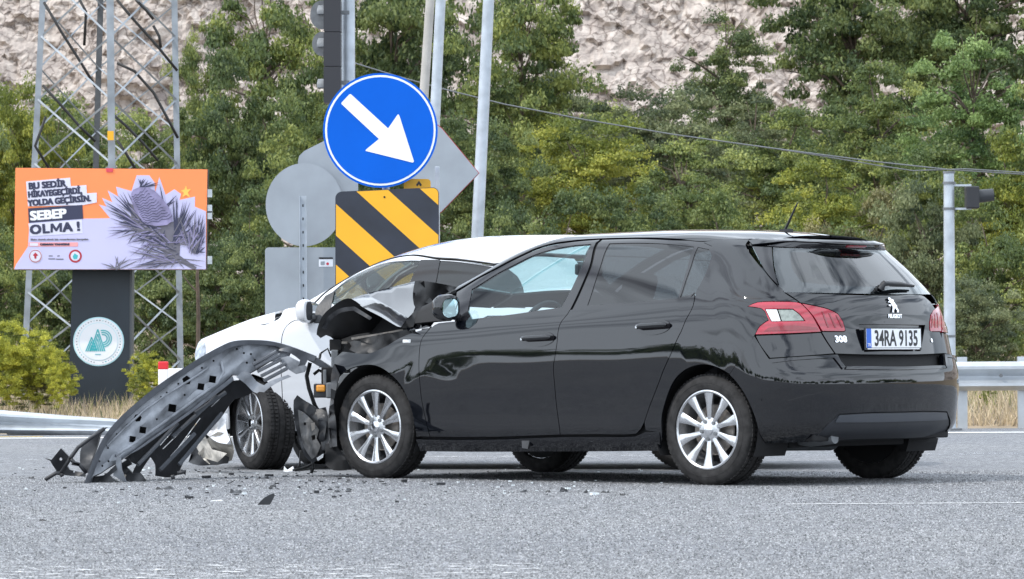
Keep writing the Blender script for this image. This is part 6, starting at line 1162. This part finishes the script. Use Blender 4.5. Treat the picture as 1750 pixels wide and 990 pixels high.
def btxt(body, x, y, h, m, ang_=4.2, bold=.004, sx=1., al='LEFT', dz=.009): [text('poster_lettering', body, h/3.959/Q.s*1.36, m, bb, Q.pt(*cb(x, y), dz+k*.0003)+[dx*bold*1.6, 0, dy*bold], (math.pi/2, -math.radians(ang_), 0), bold=.0004, sx=sx, ext=.0004, align=al) for k, (dx, dy) in enumerate(((-1, -1), (1, -1), (-1, 1), (1, 1), (0, 0)))]
btxt('BU SEDİR', 195, 212, 44, INK, sx=.98); btxt('HİKAYEGEÇİRDİ,', 192, 268, 42, INK, sx=.80); btxt('YOLDA GEÇİRSİN.', 192, 326, 42, INK, sx=.88)
btxt('SEBEP', 207, 422, 62, SWHITE, bold=.005, sx=1.14); [btxt(ch, x, 516-(x-208)*.075, 63, INK, bold=.005, sx=1.1) for ch, x in (('O', 205), ('L', 288), ('A', 428), ('!', 520))]
Q.poly('poster_lettering', PB_((342, 506), (342, 446), (360, 444), (381, 476), (402, 441), (420, 440), (420, 500), (404, 501), (404, 468), (386, 496), (376, 497), (358, 472), (358, 505)), INK, .0095, .0006)
btxt('Bizim destek olmak için ormanlarımızı koruyalım', 208, 558, 12, GRP, 0, .001, 1.22); Q.poly('red_panel', PB_((195, 572), (528, 572), (528, 600), (195, 600)), mat('print_pink', (.85, .35, .36), .5), .006, .001); btxt('ORMAN YANGINI', 272, 592, 13, INK, 0, .002, 1.4); Q.poly('red_panel_box', PB_((203, 577), (258, 577), (258, 596), (203, 596)), LIW, .008, .001)
for x, r, c_ in ((240, 46, RED), (510, 44, RED)): Q.poly('round_seal', [cb(x+r*math.cos(t), 665+r*math.sin(t)) for t in np.linspace(0, 6.283, 29)[:-1]], c_ if x > 300 else LIW, .006, .001); Q.poly('round_seal', [cb(x+r*.72*math.cos(t), 665+r*.72*math.sin(t)) for t in np.linspace(0, 6.283, 25)[:-1]], LIW, .008, .001)
Q.poly('round_seal', [cb(240+r*math.cos(t), 665+r*math.sin(t)) for r, tt in ((42, np.linspace(0, 6.2, 25)), (38, np.linspace(6.2, 0, 25))) for t in tt], RED, .0095, .001)
Q.poly('seal_tree', PB_((222, 660), (240, 640), (260, 660), (248, 664), (246, 682), (234, 682), (232, 664)), RED, .0105, .001); Q.poly('seal_tree', PB_((492, 668), (505, 646), (528, 660), (522, 684), (500, 686)), TEAL, .0105, .001)
for x0, x1, y in ((330, 356, 660), (388, 404, 660), (328, 374, 680), (380, 430, 682)): Q.poly('small_print', PB_((x0, y), (x1, y), (x1, y+7), (x0, y+7)), GRP, .006, .001)
Q.poly('star', PB_((1258, 188), (1268, 214), (1292, 210), (1272, 236), (1288, 270), (1258, 252), (1234, 266), (1244, 236), (1224, 222), (1248, 214)), mat('print_amber', (.98, .52, .10), .5), .006, .001)
Q.poly('red_lamp', PB_((718, 70), (766, 70), (764, 96), (720, 96)), mat('dull_red', (.65, .06, .09), .5), .01, .01)
def ndl(x0, y0, x1, y1, w_, m, dz): d = math.hypot(x1-x0, y1-y0); nx_, ny_ = -(y1-y0)/d*w_, (x1-x0)/d*w_; Q.poly('cedar_needle', PB_((x0-nx_*.7, y0-ny_*.7), (x0+(x1-x0)*.6-nx_, y0+(y1-y0)*.6-ny_), (x1, y1), (x0+(x1-x0)*.6+nx_, y0+(y1-y0)*.6+ny_), (x0+nx_*.7, y0+ny_*.7)), m, dz, .0006)
rn = random.Random(4)
def spray(cx, cy, tips, dz, m=INK, w_=4.5):
    for i, (x, y) in enumerate(tips): ndl(cx+rn.uniform(-18, 18), cy+rn.uniform(-12, 12), x, y, w_, m, dz+i*.00012)
Q.poly('cedar_branch', PB_((860, 300), (905, 320), (960, 440), (1060, 455), (1180, 430), (1215, 400), (1225, 520), (1215, 660), (1330, 740), (1325, 755), (1300, 752), (1180, 690), (1060, 610), (960, 520), (880, 450), (800, 440), (870, 420), (890, 400)), GRP, .006, .001)
spray(960, 450, [(700, 290), (708, 315), (716, 345), (740, 375), (762, 250), (790, 245), (810, 240), (830, 228), (860, 225), (800, 440), (830, 420), (780, 400), (740, 340), (850, 470), (820, 530), (860, 590), (880, 500)], .009)
spray(1190, 560, [(1290, 292), (1265, 285), (1250, 300), (1320, 350), (1240, 290), (1275, 330), (1335, 345), (1205, 300), (1180, 330), (1200, 260), (1190, 245), (1170, 250), (1300, 420), (1225, 380), (1240, 420)], .011)
spray(1320, 640, [(1345, 380), (1362, 370), (1378, 380), (1330, 400), (1300, 420), (1388, 470), (1392, 520), (1280, 420), (1392, 560), (1392, 600), (1290, 480), (1375, 420), (1392, 640), (1270, 520)], .013)
spray(1200, 680, [(920, 628), (990, 650), (870, 750), (930, 640), (1000, 740), (950, 720), (1040, 752), (1100, 750), (1150, 752), (1392, 700), (1380, 740), (1250, 750), (860, 592), (1020, 560)], .015, GRP, 4)
spray(800, 750, [(680, 712), (705, 720), (740, 712), (778, 660), (800, 662), (830, 690), (860, 665), (890, 680), (720, 745), (945, 690)], .017, GRP, 4)
spray(950, 200, [(936, 140), (950, 142), (975, 138), (990, 140), (1005, 150), (1035, 160), (1080, 165), (1085, 180)], .019, INK, 4); spray(1110, 340, [(1080, 175), (1200, 250), (1190, 290), (1175, 270), (1150, 300)], .021, INK, 4)
for (cx, cy, a0, a1, n_, L0, L1, dz) in ((1000, 470, 150, 235, 26, 160, 300, .0125), (1080, 500, 110, 200, 22, 120, 260, .0135), (1200, 560, -75, 10, 26, 130, 270, .0142), (1200, 680, 140, 215, 18, 160, 330, .0155), (1310, 620, -120, -40, 22, 140, 250, .0160), (1160, 600, 170, 230, 16, 100, 260, .0165)):
    for i in range(n_):
        a = math.radians(a0+(a1-a0)*(i+rn.uniform(-.4, .4))/n_); l_ = rn.uniform(L0, L1); ox, oy = rn.uniform(-45, 45), rn.uniform(-35, 35); x1 = min(1390, cx+ox+math.cos(a)*l_); y1 = min(750, max(150, cy+oy+math.sin(a)*l_)); ndl(cx+ox, cy+oy, x1, y1, 3.6, (INK, GRP, PURP)[i % 3], dz+i*.00004)
cone = [(890, 240), (905, 215), (940, 200), (1000, 200), (1050, 225), (1100, 275), (1140, 330), (1165, 390), (1165, 430), (1130, 455), (1060, 462), (990, 450), (950, 410), (910, 350), (890, 290)]
Q.poly('cedar_cone', PB_(*cone), PURP, .023, .001)
for i in range(13):
    t = i/12; x0, y0 = 893+t*85, 262+t*175; x1, y1 = 985+t*180, 208+t*190; pts = [(x0+(x1-x0)*k/8, y0+(y1-y0)*k/8+7*math.sin(k*2.2+i)+10*math.sin(math.pi*k/8)) for k in range(9)]
    Q.poly('cone_scale_line', PB_(*([(a, b-2.2) for a, b in pts]+[(a, b+2.2) for a, b in pts[::-1]])), INK, .0255, .0006)
for y in (240, 345, 388, 692): q = MB(); q.box(Q.pt(*cb(1420, y)), (.05, .05, .09)); q.build('side_fitting', STEEL, bb)
